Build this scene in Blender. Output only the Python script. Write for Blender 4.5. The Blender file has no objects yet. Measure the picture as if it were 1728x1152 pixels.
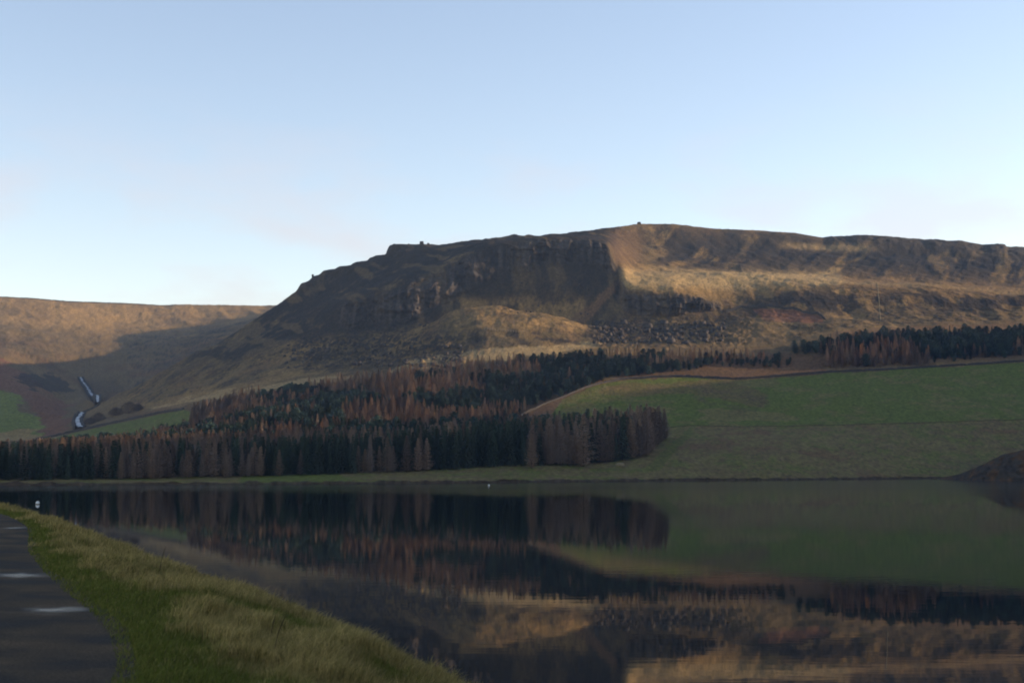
import bpy, math, random
import numpy as np
from mathutils import Vector
from mathutils.bvhtree import BVHTree

sc = bpy.context.scene
COL = sc.collection
random.seed(7)
RNG = np.random.default_rng(7)

# ------------------------------------------------------------------ camera
F = 2374.0                     # focal length in photo pixels (1728 wide)
CX, CY, HY = 864.0, 576.0, 787.0
EYE = 5.7                      # metres above the water
PITCH = math.atan((HY - CY) / F)
cam_d = bpy.data.cameras.new('camera')
cam = bpy.data.objects.new('camera', cam_d)
COL.objects.link(cam)
cam.location = (0, 0, EYE)
cam.rotation_euler = (math.pi / 2 + PITCH, 0, 0)
cam_d.sensor_width = 36.0
cam_d.lens = 36.0 * F / 1728.0
cam_d.clip_start = 0.1
cam_d.clip_end = 20000
cam_d.dof.use_dof = True
cam_d.dof.focus_distance = 700
cam_d.dof.aperture_fstop = 4.5
sc.camera = cam

# ------------------------------------------------------------------ light
SUN_EL, SUN_BEYOND = 12.5, 11.0           # degrees; the sun stands to the right, a little beyond the hill
world = bpy.data.worlds.new('World')
sc.world = world
world.use_nodes = True
wn, wl = world.node_tree.nodes, world.node_tree.links
sky = wn.new('ShaderNodeTexSky')
sky.sky_type = 'NISHITA'
sky.sun_disc = False
sky.sun_elevation = math.radians(SUN_EL)
sky.sun_rotation = math.radians(90 - SUN_BEYOND)
sky.altitude = 250
sky.air_density = 1.0
sky.dust_density = 0.2
sky.ozone_density = 0.5
bg = wn['Background']
bg.inputs['Strength'].default_value = 0.15
# thin low cloud veils near the horizon, all the way round
geo = wn.new('ShaderNodeTexCoord')
mp = wn.new('ShaderNodeMapping'); mp.inputs['Scale'].default_value = (3.6, 3.6, 11.0)
mp.inputs['Location'].default_value = (6.86, 11.38, 2.54)
nz = wn.new('ShaderNodeTexNoise'); nz.inputs['Scale'].default_value = 2.2; nz.inputs['Detail'].default_value = 7; nz.inputs['Roughness'].default_value = 0.55
rp = wn.new('ShaderNodeMapRange'); rp.inputs['From Min'].default_value = 0.46; rp.inputs['From Max'].default_value = 0.66; rp.inputs['To Max'].default_value = 0.42
sp = wn.new('ShaderNodeSeparateXYZ')
el = wn.new('ShaderNodeMapRange'); el.inputs['From Min'].default_value = 0.16; el.inputs['From Max'].default_value = 0.26; el.inputs['To Min'].default_value = 1; el.inputs['To Max'].default_value = 0
mul = wn.new('ShaderNodeMath'); mul.operation = 'MULTIPLY'
mx = wn.new('ShaderNodeMix'); mx.data_type = 'RGBA'
mx.inputs['B'].default_value = (2.9, 2.5, 2.5, 1)
wl.new(geo.outputs['Generated'], mp.inputs['Vector']); wl.new(mp.outputs[0], nz.inputs['Vector'])
wl.new(nz.outputs['Fac'], rp.inputs['Value']); wl.new(geo.outputs['Generated'], sp.inputs[0]); wl.new(sp.outputs['Z'], el.inputs['Value'])
wl.new(rp.outputs[0], mul.inputs[0]); wl.new(el.outputs[0], mul.inputs[1])
wb = wn.new('ShaderNodeVectorMath'); wb.operation = 'MULTIPLY'; wb.inputs[1].default_value = (1.0, 0.895, 0.92)   # a slightly cooler, less green air
wl.new(sky.outputs[0], wb.inputs[0])
wl.new(mul.outputs[0], mx.inputs['Factor']); wl.new(wb.outputs[0], mx.inputs['A'])
wl.new(mx.outputs['Result'], bg.inputs['Color'])

sun_d = bpy.data.lights.new('sun', 'SUN')
sun = bpy.data.objects.new('sun', sun_d)
COL.objects.link(sun)
sun_d.energy = 4.2
sun_d.angle = math.radians(0.6)
sun_d.color = (1.0, 0.75, 0.49)
_e, _b = math.radians(SUN_EL), math.radians(SUN_BEYOND)
TO_SUN = Vector((math.cos(_e) * math.cos(_b), math.cos(_e) * math.sin(_b), math.sin(_e)))
sun.rotation_euler = TO_SUN.to_track_quat('Z', 'Y').to_euler()
sun.location = (300, 0, 400)

sc.view_settings.view_transform = 'Standard'
sc.view_settings.look = 'None'
sc.view_settings.gamma = 1
sc.view_settings.exposure = 1.0
sc.cycles.use_denoising = True
sc.cycles.max_bounces = 6
sc.cycles.diffuse_bounces = 2
sc.cycles.glossy_bounces = 3
sc.cycles.volume_bounces = 0
sc.cycles.transparent_max_bounces = 4
sc.cycles.filter_width = 1.9

# ------------------------------------------------------------------ helpers
def unproj(px, py, d):
    """photo pixel + distance along Y -> world X, Z"""
    a = (np.asarray(px, float) - CX) / F
    b = (CY - np.asarray(py, float)) / F
    cp, spn = math.cos(PITCH), math.sin(PITCH)
    k = np.asarray(d, float) / (cp - b * spn)
    return a * k, EYE + (spn + b * cp) * k

def proj(X, Y, Z):
    cp, spn = math.cos(PITCH), math.sin(PITCH)
    z = Z - EYE
    f = Y * cp + z * spn
    u = -Y * spn + z * cp
    return CX + F * X / f, CY - F * u / f

def on_level(px, py, z):
    """photo pixel -> point on the level z (below the eye)"""
    a = (np.asarray(px, float) - CX) / F
    b = (CY - np.asarray(py, float)) / F
    cp, spn = math.cos(PITCH), math.sin(PITCH)
    k = (np.asarray(z, float) - EYE) / (spn + b * cp)
    return a * k, (cp - b * spn) * k

def _hash(ix, iy, iz, seed):
    h = (ix * 374761393 + iy * 668265263 + iz * 2147483647 + seed * 974634777) & 0xFFFFFFFF
    h = ((h ^ (h >> 13)) * 1274126177) & 0xFFFFFFFF
    return ((h ^ (h >> 16)) & 0xFFFF) / 65535.0

def vnoise(x, y, z=0.0, seed=0):
    x, y, z = np.broadcast_arrays(np.asarray(x, float), np.asarray(y, float), np.asarray(z, float))
    ix, iy, iz = np.floor(x).astype(np.int64), np.floor(y).astype(np.int64), np.floor(z).astype(np.int64)
    fx, fy, fz = x - ix, y - iy, z - iz
    fx, fy, fz = [t * t * t * (t * (t * 6 - 15) + 10) for t in (fx, fy, fz)]
    r = 0
    flat = np.all(fz == 0)
    for dz in ((0,) if flat else (0, 1)):
        wz = (fz if dz else 1 - fz)
        for dy in (0, 1):
            wy = fy if dy else 1 - fy
            r = r + wz * wy * (_hash(ix, iy + dy, iz + dz, seed) * (1 - fx) + _hash(ix + 1, iy + dy, iz + dz, seed) * fx)
    return r

def fbm(x, y, z=0.0, seed=0, octs=4, gain=0.5):
    s, a, t = 0, 1.0, 0
    for k in range(octs):
        f = 2.03 ** k
        s = s + a * vnoise(np.asarray(x) * f + 17.3 * k, np.asarray(y) * f + 9.1 * k, np.asarray(z) * f, seed + k)
        t += a; a *= gain
    return s / t

def ridged(x, y, z=0.0, seed=0, octs=4, gain=0.55):
    s, a, t = 0, 1.0, 0
    for k in range(octs):
        f = 2.1 ** k
        n = vnoise(np.asarray(x) * f + 3.7 * k, np.asarray(y) * f + 5.1 * k, np.asarray(z) * f, seed + k)
        s = s + a * (1 - np.abs(2 * n - 1)); t += a; a *= gain
    return s / t

def sstep(a, b, x):
    t = np.clip((x - a) / (b - a), 0, 1)
    return t * t * (3 - 2 * t)

def inpoly(px, py, poly):
    r = np.zeros(np.shape(px), bool)
    n = len(poly)
    for i in range(n):
        x0, y0 = poly[i]; x1, y1 = poly[(i + 1) % n]
        if y0 == y1: continue
        c = ((y0 > py) != (y1 > py)) & (px < (x1 - x0) * (py - y0) / (y1 - y0) + x0)
        r ^= c
    return r

def mesh_np(name, verts, faces, mat=None, parent=None, smooth=False, colors=None):
    """faces: (n,3) or (n,4) int array"""
    verts = np.asarray(verts, np.float32).reshape(-1, 3); faces = np.asarray(faces, np.int32)
    me = bpy.data.meshes.new(name)
    k = faces.shape[1]
    me.vertices.add(len(verts)); me.vertices.foreach_set('co', verts.ravel())
    me.loops.add(faces.size); me.loops.foreach_set('vertex_index', faces.ravel())
    me.polygons.add(len(faces)); me.polygons.foreach_set('loop_start', np.arange(0, faces.size, k, dtype=np.int32))
    if smooth:
        me.polygons.foreach_set('use_smooth', np.ones(len(faces), bool))
    me.update(calc_edges=True)
    if colors is not None:
        at = me.color_attributes.new('cover', 'FLOAT_COLOR', 'POINT')
        c4 = np.ones((len(verts), 4), np.float32); c4[:, :3] = colors
        at.data.foreach_set('color', c4.ravel())
    if mat: me.materials.append(mat)
    return obj(name, me, parent)

def obj(name, me, parent=None):
    o = bpy.data.objects.new(name, me)
    COL.objects.link(o)
    if parent: o.parent = parent
    return o

def tag(o, label=None, cat=None, group=None, kind=None):
    if label: o['label'] = label
    if cat: o['category'] = cat
    if group: o['group'] = group
    if kind: o['kind'] = kind
    return o

def empty(name, loc, label, cat, group=None, rz=0.0):
    o = bpy.data.objects.new(name, None)
    COL.objects.link(o); o.location = loc; o.rotation_euler = (0, 0, rz); o.empty_display_size = 0.3
    return tag(o, label, cat, group)

def grid_faces(nr, nc, flip=False):
    i = np.arange(nr * nc).reshape(nr, nc)
    a, b, c, d = i[:-1, :-1], i[:-1, 1:], i[1:, 1:], i[1:, :-1]
    q = np.stack([a, b, c, d], -1).reshape(-1, 4)
    return q[:, ::-1] if flip else q

def new_mat(name):
    m = bpy.data.materials.new(name); m.use_nodes = True
    return m, m.node_tree.nodes, m.node_tree.links, m.node_tree.nodes['Principled BSDF']

def simple_mat(name, col, rough=0.85, var=0.35, scale=3.0, spec=0.2, bump=0.0, each=0.0, other=None):
    """base colour broken up by two noises"""
    m, n, l, p = new_mat(name)
    tc = n.new('ShaderNodeTexCoord')
    nt = n.new('ShaderNodeTexNoise'); nt.inputs['Scale'].default_value = scale; nt.inputs['Detail'].default_value = 5
    l.new(tc.outputs['Object'], nt.inputs['Vector'])
    mr = n.new('ShaderNodeMapRange'); mr.inputs['From Min'].default_value = 0.3; mr.inputs['From Max'].default_value = 0.7
    mr.inputs['To Min'].default_value = 1 - var; mr.inputs['To Max'].default_value = 1 + var
    l.new(nt.outputs['Fac'], mr.inputs['Value'])
    vm = n.new('ShaderNodeVectorMath'); vm.operation = 'SCALE'; vm.inputs[0].default_value = col
    if each:
        oi = n.new('ShaderNodeObjectInfo')
        m1 = n.new('ShaderNodeMapRange'); m1.inputs['To Min'].default_value = 1 - each; m1.inputs['To Max'].default_value = 1 + each; l.new(oi.outputs['Random'], m1.inputs['Value'])
        m2 = n.new('ShaderNodeMath'); m2.operation = 'MULTIPLY'; l.new(mr.outputs[0], m2.inputs[0]); l.new(m1.outputs[0], m2.inputs[1]); l.new(m2.outputs[0], vm.inputs['Scale'])
        wv = n.new('ShaderNodeMath'); wv.operation = 'MULTIPLY'; wv.inputs[1].default_value = 7.31; l.new(oi.outputs['Random'], wv.inputs[0])
        fr_ = n.new('ShaderNodeMath'); fr_.operation = 'FRACT'; l.new(wv.outputs[0], fr_.inputs[0])
        cm = n.new('ShaderNodeMix'); cm.data_type = 'RGBA'; cm.inputs['A'].default_value = (*col, 1); cm.inputs['B'].default_value = (*(other or col), 1)
        l.new(fr_.outputs[0], cm.inputs['Factor']); l.new(cm.outputs['Result'], vm.inputs[0])
    else:
        l.new(mr.outputs[0], vm.inputs['Scale'])
    l.new(vm.outputs[0], p.inputs['Base Color'])
    p.inputs['Roughness'].default_value = rough; p.inputs['Specular IOR Level'].default_value = spec
    if bump:
        bp = n.new('ShaderNodeBump'); bp.inputs['Strength'].default_value = bump; bp.inputs['Distance'].default_value = 0.2
        l.new(nt.outputs['Fac'], bp.inputs['Height']); l.new(bp.outputs[0], p.inputs['Normal'])
    return m

# ------------------------------------------------------------------ the hills: one sheet swept through the lines of the land
BIG = 9999
def pix(*t): return ('p', t)
def lev(*t): return ('z', t)
SHORE = ((-700, 395), (0, 430), (400, 455), (700, 480), (1000, 540), (1300, 600), (1580, 676), (1728, 700), (2700, 830))
# every line: (photo x, photo y, distance) or (photo x, height, distance), near to far
LINES = [
 ('bed',   lev(*[(x, -5.0, d - 30) for x, d in SHORE])),
 ('shore', lev(*[(x, -0.15, d) for x, d in SHORE])),
 ('bank',  lev(*[(x, 0.75, d + 1.2) for x, d in SHORE])),
 ('strip', pix((-700, 812, 420), (0, 811, 452), (400, 806, 490), (540, 802, 505), (700, 797, 530), (860, 788, 560), (1000, 786, 600), (1090, 775, 620), (1300, 768, 655), (1580, 772, 725), (1728, 775, 740), (2700, 770, 900))),
 ('fence', pix((-700, 797, 500), (0, 795, 520), (400, 775, 600), (700, 765, 650), (900, 755, 700), (1000, 745, 740), (1130, 721, 790), (1400, 717, 800), (1728, 708, 820), (2700, 690, 1000))),
 ('mid',   pix((-700, 785, 720), (0, 783, 720), (200, 765, 760), (300, 745, 800), (400, 720, 800), (500, 705, 810), (600, 698, 815), (700, 695, 820), (800, 705, 822), (890, 715, 825), (950, 705, 840), (1000, 695, 850), (1050, 687, 858), (1130, 683, 865), (1400, 670, 875), (1728, 660, 905), (2700, 640, 1080))),
 ('wall',  pix((-700, 745, 1050), (0, 745, 1050), (60, 742, 1050), (170, 718, 1040), (310, 690, 1000), (400, 690, 880), (500, 680, 880), (600, 668, 880), (700, 655, 880), (800, 668, 878), (890, 694, 865), (950, 671, 890), (1000, 650, 915), (1050, 640, 930), (1150, 635, 940), (1250, 640, 935), (1400, 628, 960), (1728, 610, 990), (2700, 590, 1180))),
 ('wood',  pix((-700, 700, 1130), (0, 735, 1130), (60, 738, 1130), (100, 728, 1120), (130, 722, 1110), (170, 712, 1080), (310, 672, 1050), (400, 655, 1000), (480, 640, 990), (600, 622, 980), (700, 604, 980), (850, 590, 990), (1000, 582, 1010), (1130, 581, 1020), (1250, 590, 1020), (1330, 585, 1030), (1400, 560, 1060), (1500, 550, 1080), (1728, 545, 1120), (2700, 530, 1300))),
 ('knoll', pix((-700, 660, 1180), (0, 715, 1180), (60, 728, 1170), (100, 722, 1160), (130, 717, 1145), (170, 703, 1120), (310, 650, 1090), (400, 630, 1070), (480, 607, 1060), (550, 598, 1052), (640, 588, 1050), (700, 562, 1060), (760, 530, 1070), (820, 512, 1080), (880, 520, 1080), (960, 540, 1070), (1000, 555, 1065), (1050, 561, 1070), (1130, 557, 1080), (1200, 552, 1085), (1300, 548, 1090), (1400, 535, 1110), (1728, 528, 1150), (2700, 520, 1330))),
 ('dip',   lev((-700, 78, 1220), (0, 50.5, 1220), (60, 42.4, 1210), (100, 43.6, 1200), (130, 43, 1180), (170, 48.4, 1140), (310, 74, 1105), (480, 98, 1090), (550, 104.5, 1085), (640, 109, 1085), (700, 112, 1092), (760, 119, 1105), (820, 122, 1118), (880, 118, 1118), (960, 112, 1110), (1000, 112, 1100), (1050, 115.5, 1090), (1130, 117, 1095), (1200, 121, 1110), (1300, 124, 1115), (1400, 132, 1130), (1728, 138, 1165), (2700, 150, 1350))),
 ('foot',  pix((-700, 620, 1260), (0, 685, 1260), (60, 700, 1250), (100, 705, 1240), (130, 703, 1220), (170, 692, 1160), (310, 632, 1120), (400, 600, 1120), (480, 570, 1115), (560, 556, 1100), (660, 552, 1097), (700, 545, 1102), (740, 522, 1112), (775, 500, 1122), (820, 480, 1130), (860, 468, 1136), (920, 455, 1142), (1000, 448, 1150), (1025, 462, 1142), (1042, 520, 1120), (1055, 533, 1103), (1130, 531, 1103), (1200, 526, 1116), (1240, 518, 1125), (1300, 515, 1130), (1400, 505, 1140), (1728, 508, 1175), (2700, 505, 1370))),
 ('brow',  pix((-700, 600, 1300), (0, 670, 1300), (60, 685, 1290), (100, 697, 1280), (130, 697, 1260), (170, 688, 1180), (310, 618, 1160), (400, 580, 1160), (480, 548, 1150), (560, 520, 1125), (600, 507, 1115), (660, 490, 1110), (700, 472, 1118), (740, 455, 1130), (775, 436, 1138), (820, 419, 1145), (860, 411, 1150), (920, 404, 1156), (1000, 403, 1166), (1025, 412, 1160), (1042, 455, 1150), (1055, 486, 1114), (1090, 489, 1112), (1130, 490, 1113), (1200, 506, 1124), (1240, 508, 1132), (1300, 500, 1140), (1400, 488, 1155), (1728, 496, 1190), (2700, 490, 1385))),
 ('edge',  pix((-700, 585, 1340), (0, 655, 1340), (60, 670, 1330), (100, 690, 1320), (130, 692, 1300), (170, 686, 1190), (310, 612, 1175), (400, 572, 1180), (480, 530, 1175), (600, 490, 1160), (660, 468, 1160), (700, 447, 1165), (740, 440, 1172), (775, 424, 1172), (820, 412, 1176), (860, 407.5, 1182), (920, 401.5, 1192), (1000, 399, 1206), (1030, 403, 1202), (1048, 432, 1180), (1065, 463, 1160), (1130, 464, 1170), (1300, 470, 1180), (1400, 473, 1190), (1500, 480, 1200), (1728, 493, 1215), (2700, 485, 1410))),
 ('bench', pix((-700, 572, 1380), (0, 640, 1380), (60, 657, 1370), (100, 682, 1360), (130, 687, 1340), (170, 684, 1200), (310, 606, 1190), (400, 565, 1197), (480, 517, 1190), (600, 470, 1200), (660, 447, 1200), (700, 432, 1200), (740, 427, 1203), (775, 418, 1206), (820, 409, 1215), (860, 405, 1230), (920, 400, 1246), (1000, 395.5, 1265), (1030, 397, 1262), (1050, 418, 1240), (1070, 453, 1235), (1130, 456, 1260), (1300, 462, 1300), (1400, 467, 1315), (1500, 474, 1320), (1728, 487, 1330), (2700, 480, 1500))),
 ('upper', pix((-700, 560, 1420), (0, 625, 1420), (60, 645, 1410), (100, 672, 1400), (130, 680, 1380), (170, 683, 1205), (310, 608, 1200), (400, 562, 1207), (480, 509, 1204), (600, 450, 1225), (650, 437, 1232), (662, 424, 1225), (700, 418, 1228), (760, 415, 1230), (820, 407, 1242), (860, 402, 1262), (920, 399, 1280), (1000, 391, 1310), (1030, 390, 1320), (1050, 396, 1320), (1070, 418, 1320), (1130, 424, 1335), (1300, 426, 1385), (1400, 430, 1405), (1500, 438, 1405), (1728, 453, 1405), (2700, 450, 1580))),
 ('crest', pix((-700, 550, 1460), (0, 610, 1460), (60, 635, 1450), (100, 660, 1440), (130, 668, 1420), (165, 682, 1225), (175, 679, 1210), (220, 657, 1210), (280, 630, 1210), (330, 602, 1210), (400, 560, 1215), (430, 540, 1215), (460, 520, 1220), (490, 500, 1222), (500, 492, 1222), (504, 485, 1222), (507, 479, 1222), (520, 474, 1224), (529, 466, 1225), (541, 462, 1228), (546, 456, 1230), (565, 454, 1232), (572, 450, 1233), (590, 448.5, 1235), (600, 443, 1236), (620, 440.5, 1238), (624, 436.5, 1239), (631, 434, 1240), (633, 432, 1240), (651, 430.5, 1240), (652, 424, 1241), (655, 420, 1242), (657, 415, 1243), (664, 412.5, 1244), (690, 413, 1246), (720, 412.5, 1248), (742, 413.5, 1250), (770, 410.5, 1252), (800, 407.5, 1255), (820, 404.5, 1258), (860, 402, 1270), (900, 400, 1290), (945, 397, 1310), (975, 392.5, 1325), (1010, 387.5, 1345), (1050, 384, 1380), (1073, 380.5, 1395), (1085, 379.5, 1400), (1120, 380, 1410), (1140, 380, 1412), (1165, 382.5, 1420), (1186, 385, 1428), (1220, 387.5, 1440), (1255, 388.5, 1450), (1300, 391, 1460), (1340, 394, 1470), (1388, 401.5, 1480), (1400, 400, 1482), (1425, 399.5, 1484), (1446, 397.2, 1486), (1480, 398, 1488), (1520, 401, 1492), (1560, 404.5, 1496), (1580, 404, 1498), (1600, 406, 1500), (1622, 406, 1500), (1634, 409, 1500), (1660, 412.5, 1500), (1680, 411, 1500), (1695, 412, 1500), (1700, 417, 1500), (1728, 417.5, 1500), (1900, 425, 1520), (2700, 430, 1700))),
 ('back',  lev((-700, 160, 1500), (0, 124, 1500), (60, 107, 1500), (100, 92, 1490), (130, 88, 1480), (170, 55, 1330), (220, 62, 1340), (300, 80, 1350), (400, 108, 1350), (460, 128, 1350), (520, 160, 1360), (600, 184, 1370), (700, 202, 1380), (900, 214, 1420), (1079, 248, 1530), (1400, 254, 1620), (1728, 256, 1640), (2700, 300, 1850))),
 ('rise',  lev((-700, 190, 1650), (0, 153, 1650), (60, 132, 1600), (130, 105, 1550), (170, 86, 1480), (220, 94, 1500), (300, 122, 1600), (400, 160, 1690), (460, 184, 1740), (520, 198, 1760), (600, 208, 1770), (700, 222, 1780), (900, 240, 1780), (1079, 256, 1800), (1400, 262, 1850), (1728, 262, 1880), (2700, 300, 2000))),
 ('flank', pix((-700, 540, 1650), (0, 555, 1720), (130, 577, 1740), (200, 586, 1770), (300, 574, 1850), (400, 548, 1890), (460, 533, 1930), (520, 505, 1930), (600, 492, 1930), (900, 470, 1950), (1728, 480, 2000), (2700, 470, 2200))),
 ('shelf', pix((-700, 522, 1750), (0, 528, 1860), (130, 538, 1930), (200, 544, 1980), (300, 541, 2050), (400, 533, 2130), (460, 526, 2180), (600, 512, 2100), (900, 495, 2120), (1728, 490, 2200), (2700, 480, 2400))),
 ('far',   pix((-700, 478, 1850), (-100, 496, 1980), (0, 500, 2020), (30, 501.5, 2040), (60, 503, 2060), (100, 507, 2085), (130, 509, 2105), (200, 511.5, 2150), (280, 515, 2210), (292, 514, 2220), (340, 516, 2250), (400, 517, 2290), (460, 518, 2330), (900, 520, 2350), (1728, 515, 2400), (2700, 510, 2600))),
 ('beyond', lev((-700, 285, 2600), (0, 278, 2600), (460, 262, 2600), (1728, 262, 2650), (2700, 262, 2800))),
]
ROWS = dict(bed=2, shore=3, bank=14, strip=22, fence=24, mid=24, wall=26, wood=38, knoll=20, dip=24, foot=54, brow=22, edge=20, bench=30, upper=26, crest=6, back=14, rise=24, flank=22, shelf=26, far=4)

NPX_IN = 1010
pxs = np.concatenate([np.linspace(-700, -70, 50, endpoint=False), np.linspace(-70, 1800, NPX_IN), np.linspace(1800, 2700, 51)[1:]])
us = (pxs - CX) / F * 1.0
NC = len(us)
def gsm(a, sig):
    if sig <= 0: return a
    k = np.arange(-int(3 * sig), int(3 * sig) + 1); w = np.exp(-k * k / (2 * sig * sig)); w /= w.sum()
    p = np.pad(a, len(k) // 2, mode='edge')
    return np.convolve(p, w, 'valid')
D_l, Z_l = [], []
for name, (mode, pts) in LINES:
    pts = np.array(pts, float)
    d = pts[:, 2]
    if mode == 'p':
        X, Z = unproj(pts[:, 0], pts[:, 1], d)
        u = X / d
    else:
        Z = pts[:, 1]; u = (pts[:, 0] - CX) / F
    sig = {'crest': 0.6, 'far': 2, 'foot': 5, 'brow': 3, 'edge': 4}.get(name, 9)
    D_l.append(gsm(np.interp(us, u, d), sig)); Z_l.append(gsm(np.interp(us, u, Z), sig))
D_l, Z_l = np.array(D_l), np.array(Z_l)
def pchip_tan(y):
    dlt = y[1:] - y[:-1]
    m = np.zeros_like(y)
    a, b = dlt[:-1], dlt[1:]
    m[1:-1] = np.where(a * b > 0, 2 * a * b / np.where(a + b == 0, 1, a + b), 0)
    m[0], m[-1] = dlt[0], dlt[-1]
    return m
mD, mZ = pchip_tan(D_l), pchip_tan(Z_l)
vs, seg = [], []
names = [n for n, _ in LINES]
for i, n in enumerate(names[:-1]):
    k = ROWS[n]
    vs += [i + j / k for j in range(k)]
vs.append(len(names) - 1.0)
vs = np.array(vs)
def hermite(y, m):
    i = np.minimum(vs.astype(int), len(names) - 2); t = (vs - i)[:, None]
    h00 = (1 + 2 * t) * (1 - t) ** 2; h10 = t * (1 - t) ** 2; h01 = t * t * (3 - 2 * t); h11 = t * t * (t - 1)
    return h00 * y[i] + h10 * m[i] + h01 * y[i + 1] + h11 * m[i + 1]
Dg, Zg = hermite(D_l, mD), hermite(Z_l, mZ)
NR = len(vs)
V = np.repeat(vs[:, None], NC, 1)
U = np.repeat(us[None, :], NR, 0)
Xg = U * Dg
PXg, PYg = proj(Xg, Dg, Zg)
ix = {n: i for i, n in enumerate(names)}
def band(a, b):
    """0..1 hump between two lines"""
    t = np.clip((V - ix[a]) / (ix[b] - ix[a]), 0, 1)
    return np.sin(np.pi * t)
land = sstep(ix['bank'], ix['bank'] + 0.4, V)
# --- rolling ground
n1 = fbm(Xg / 60, Dg / 60, 0, 11, 4) - 0.5
n2 = fbm(Xg / 12, Dg / 12, 0, 21, 4) - 0.5
n3 = fbm(Xg / 3.0, Dg / 3.0, Zg / 3.0, 31, 3) - 0.5
moor = sstep(ix['wood'] - 0.3, ix['wood'] + 0.4, V)
keep = 1 - np.exp(-((V - ix['crest']) / 0.35) ** 2) * 0.93
keep *= 1 - np.exp(-((V - ix['far']) / 0.3) ** 2) * 0.85
left = 1 - sstep(20, 200, PXg)            # valley side at the far left
dz = land * (n1 * (0.6 + 5.0 * moor * keep) + n2 * (0.5 + 2.6 * moor * keep))
dz += land * n3 * (0.15 + 0.9 * moor + 0.55 * (V < ix['fence']) * sstep(1080, 1150, PXg))
# --- gullies running down the steep slopes (left flank, upper right)
su = Xg + 0.55 * Dg
gul = ridged(su / 45, (Dg - Xg) / 260, 0, 41, 3) - 0.6
flankw = band('knoll', 'crest') * sstep(180, 330, PXg) * (1 - sstep(820, 1000, PXg))
upperw = band('bench', 'crest') * sstep(1060, 1200, PXg)
gul2 = ridged((Xg - 0.5 * Dg) / 30, (Dg + Xg) / 260, 0, 47, 3) - 0.6
dz += gul * 7.0 * flankw + gul2 * 3.2 * upperw
gul3 = ridged(Xg / 38 + n1, Dg / 200, 0, 49, 3) - 0.6
dz += gul3 * 5.0 * band('wood', 'edge') * sstep(1180, 1300, PXg)
farw = sstep(ix['rise'], ix['rise'] + 0.5, V) * keep
dz += farw * (ridged((Xg + 0.3 * Dg) / 110, Dg / 400, 0, 51, 3) - 0.6) * 6.0
# --- boulder fields below the cliffs
def blob(x0, x1, y0, y1, soft=18):
    return sstep(x0 - soft, x0 + soft, PXg) * (1 - sstep(x1 - soft, x1 + soft, PXg)) * sstep(y0 - soft, y0 + soft, PYg) * (1 - sstep(y1 - soft, y1 + soft, PYg))
nvis = V < ix['crest'] + 0.2
scree = np.maximum.reduce([blob(1000, 1270, 538, 582), blob(500, 790, 560, 625) * sstep(-40, 0, PYg - (640 - (PXg - 400) * 0.15) + 40), blob(830, 1000, 470, 530) * 0.6, blob(740, 830, 520, 600) * .4]) * nvis
bould = vnoise(Xg / 2.4, Dg / 2.4, Zg / 2.4, 61) ** 2 + 0.5 * vnoise(Xg / 1.2, Dg / 1.2, Zg / 1.2, 62) ** 2
dz += scree * (bould - 0.4) * 2.4
# --- cliffs: buttresses and chimneys pushed out of the face
def cliffmask(x0, x1, soft=14):
    return sstep(x0 - soft, x0 + soft, PXg) * (1 - sstep(x1 - soft, x1 + soft, PXg))
cl = np.maximum.reduce([cliffmask(575, 745) * 0.9, cliffmask(745, 860) * 0.9, cliffmask(850, 1046, 8) * 0.9, cliffmask(1050, 1215, 6) * 1.0, cliffmask(1330, 1460) * 0.12])
facing = band('foot', 'brow') ** 0.7 * cl
fin = ridged(Xg / 26 + 0.3 * n1, Dg / 90, Zg / 90, 71, 2) - 0.5
fin2 = ridged(Xg / 8.5, Dg / 30, Zg / 40, 75, 3) - 0.5
led = vnoise(Xg / 25, Dg / 25, Zg / 6.5, 78) - 0.5
dy = -facing * (fin * 10 + fin2 * (6 + 4 * sstep(850, 900, PXg)) + led * 4)
dx = facing * (fbm(Xg / 9, Dg / 9, Zg / 14, 81, 3) - 0.5) * 6
cxi = np.floor((Xg + 9 * (vnoise(Xg / 14, Zg / 14, 0, 84) - .5)) / 3.8).astype(np.int64)
czi = np.floor(Zg / 5.5 + _hash(cxi, 0 * cxi, 0 * cxi, 86)).astype(np.int64)
bed = np.floor(Zg / 3.6 + (Xg + 1.3 * Dg) / 60 + .6 * vnoise(Xg / 18, Dg / 18, 0, 88)).astype(np.int64)
dy -= facing * ((_hash(cxi, czi, 0 * cxi, 87) - .5) * 3.2 + (_hash(bed, (cxi // 5), 0 * bed, 89) - .5) * 3.4)
rockn = facing * (vnoise(Xg / 2.2, Dg / 2.2, Zg / 4, 83) - 0.5) * 2.0
dy += rockn
# small crag on the skyline shoulder
crag = np.exp(-((V - ix['upper'] - 0.45) / 0.45) ** 2) * cliffmask(500, 745)
dy += -crag * (ridged(Xg / 7, Zg / 9, 0, 91, 3) - 0.5) * 5
crag2 = np.exp(-((V - ix['crest'] + 0.25) / 0.3) ** 2) * cliffmask(1390, 1800)
dy += -crag2 * (ridged(Xg / 9, Zg / 9, 0, 93, 3) - 0.5) * 6
dz += crag2 * (vnoise(Xg / 5, Dg / 5, 0, 95) - 0.5) * 3 * keep
# earth bank dropping into the water at the right
mound = sstep(1575, 1700, PXg + (vnoise(Xg / 10, Dg / 10, 0, 97) - .5) * 20) * np.exp(-((V - ix['strip'] + 0.45) / 0.35) ** 2)
calm = blob(105, 185, 630, 730, 10) * (V > ix['wall'])
dz = dz * (1 - calm * .92)
DY = Dg + dy
Xf = Xg + dx
Zf = Zg + dz
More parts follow.
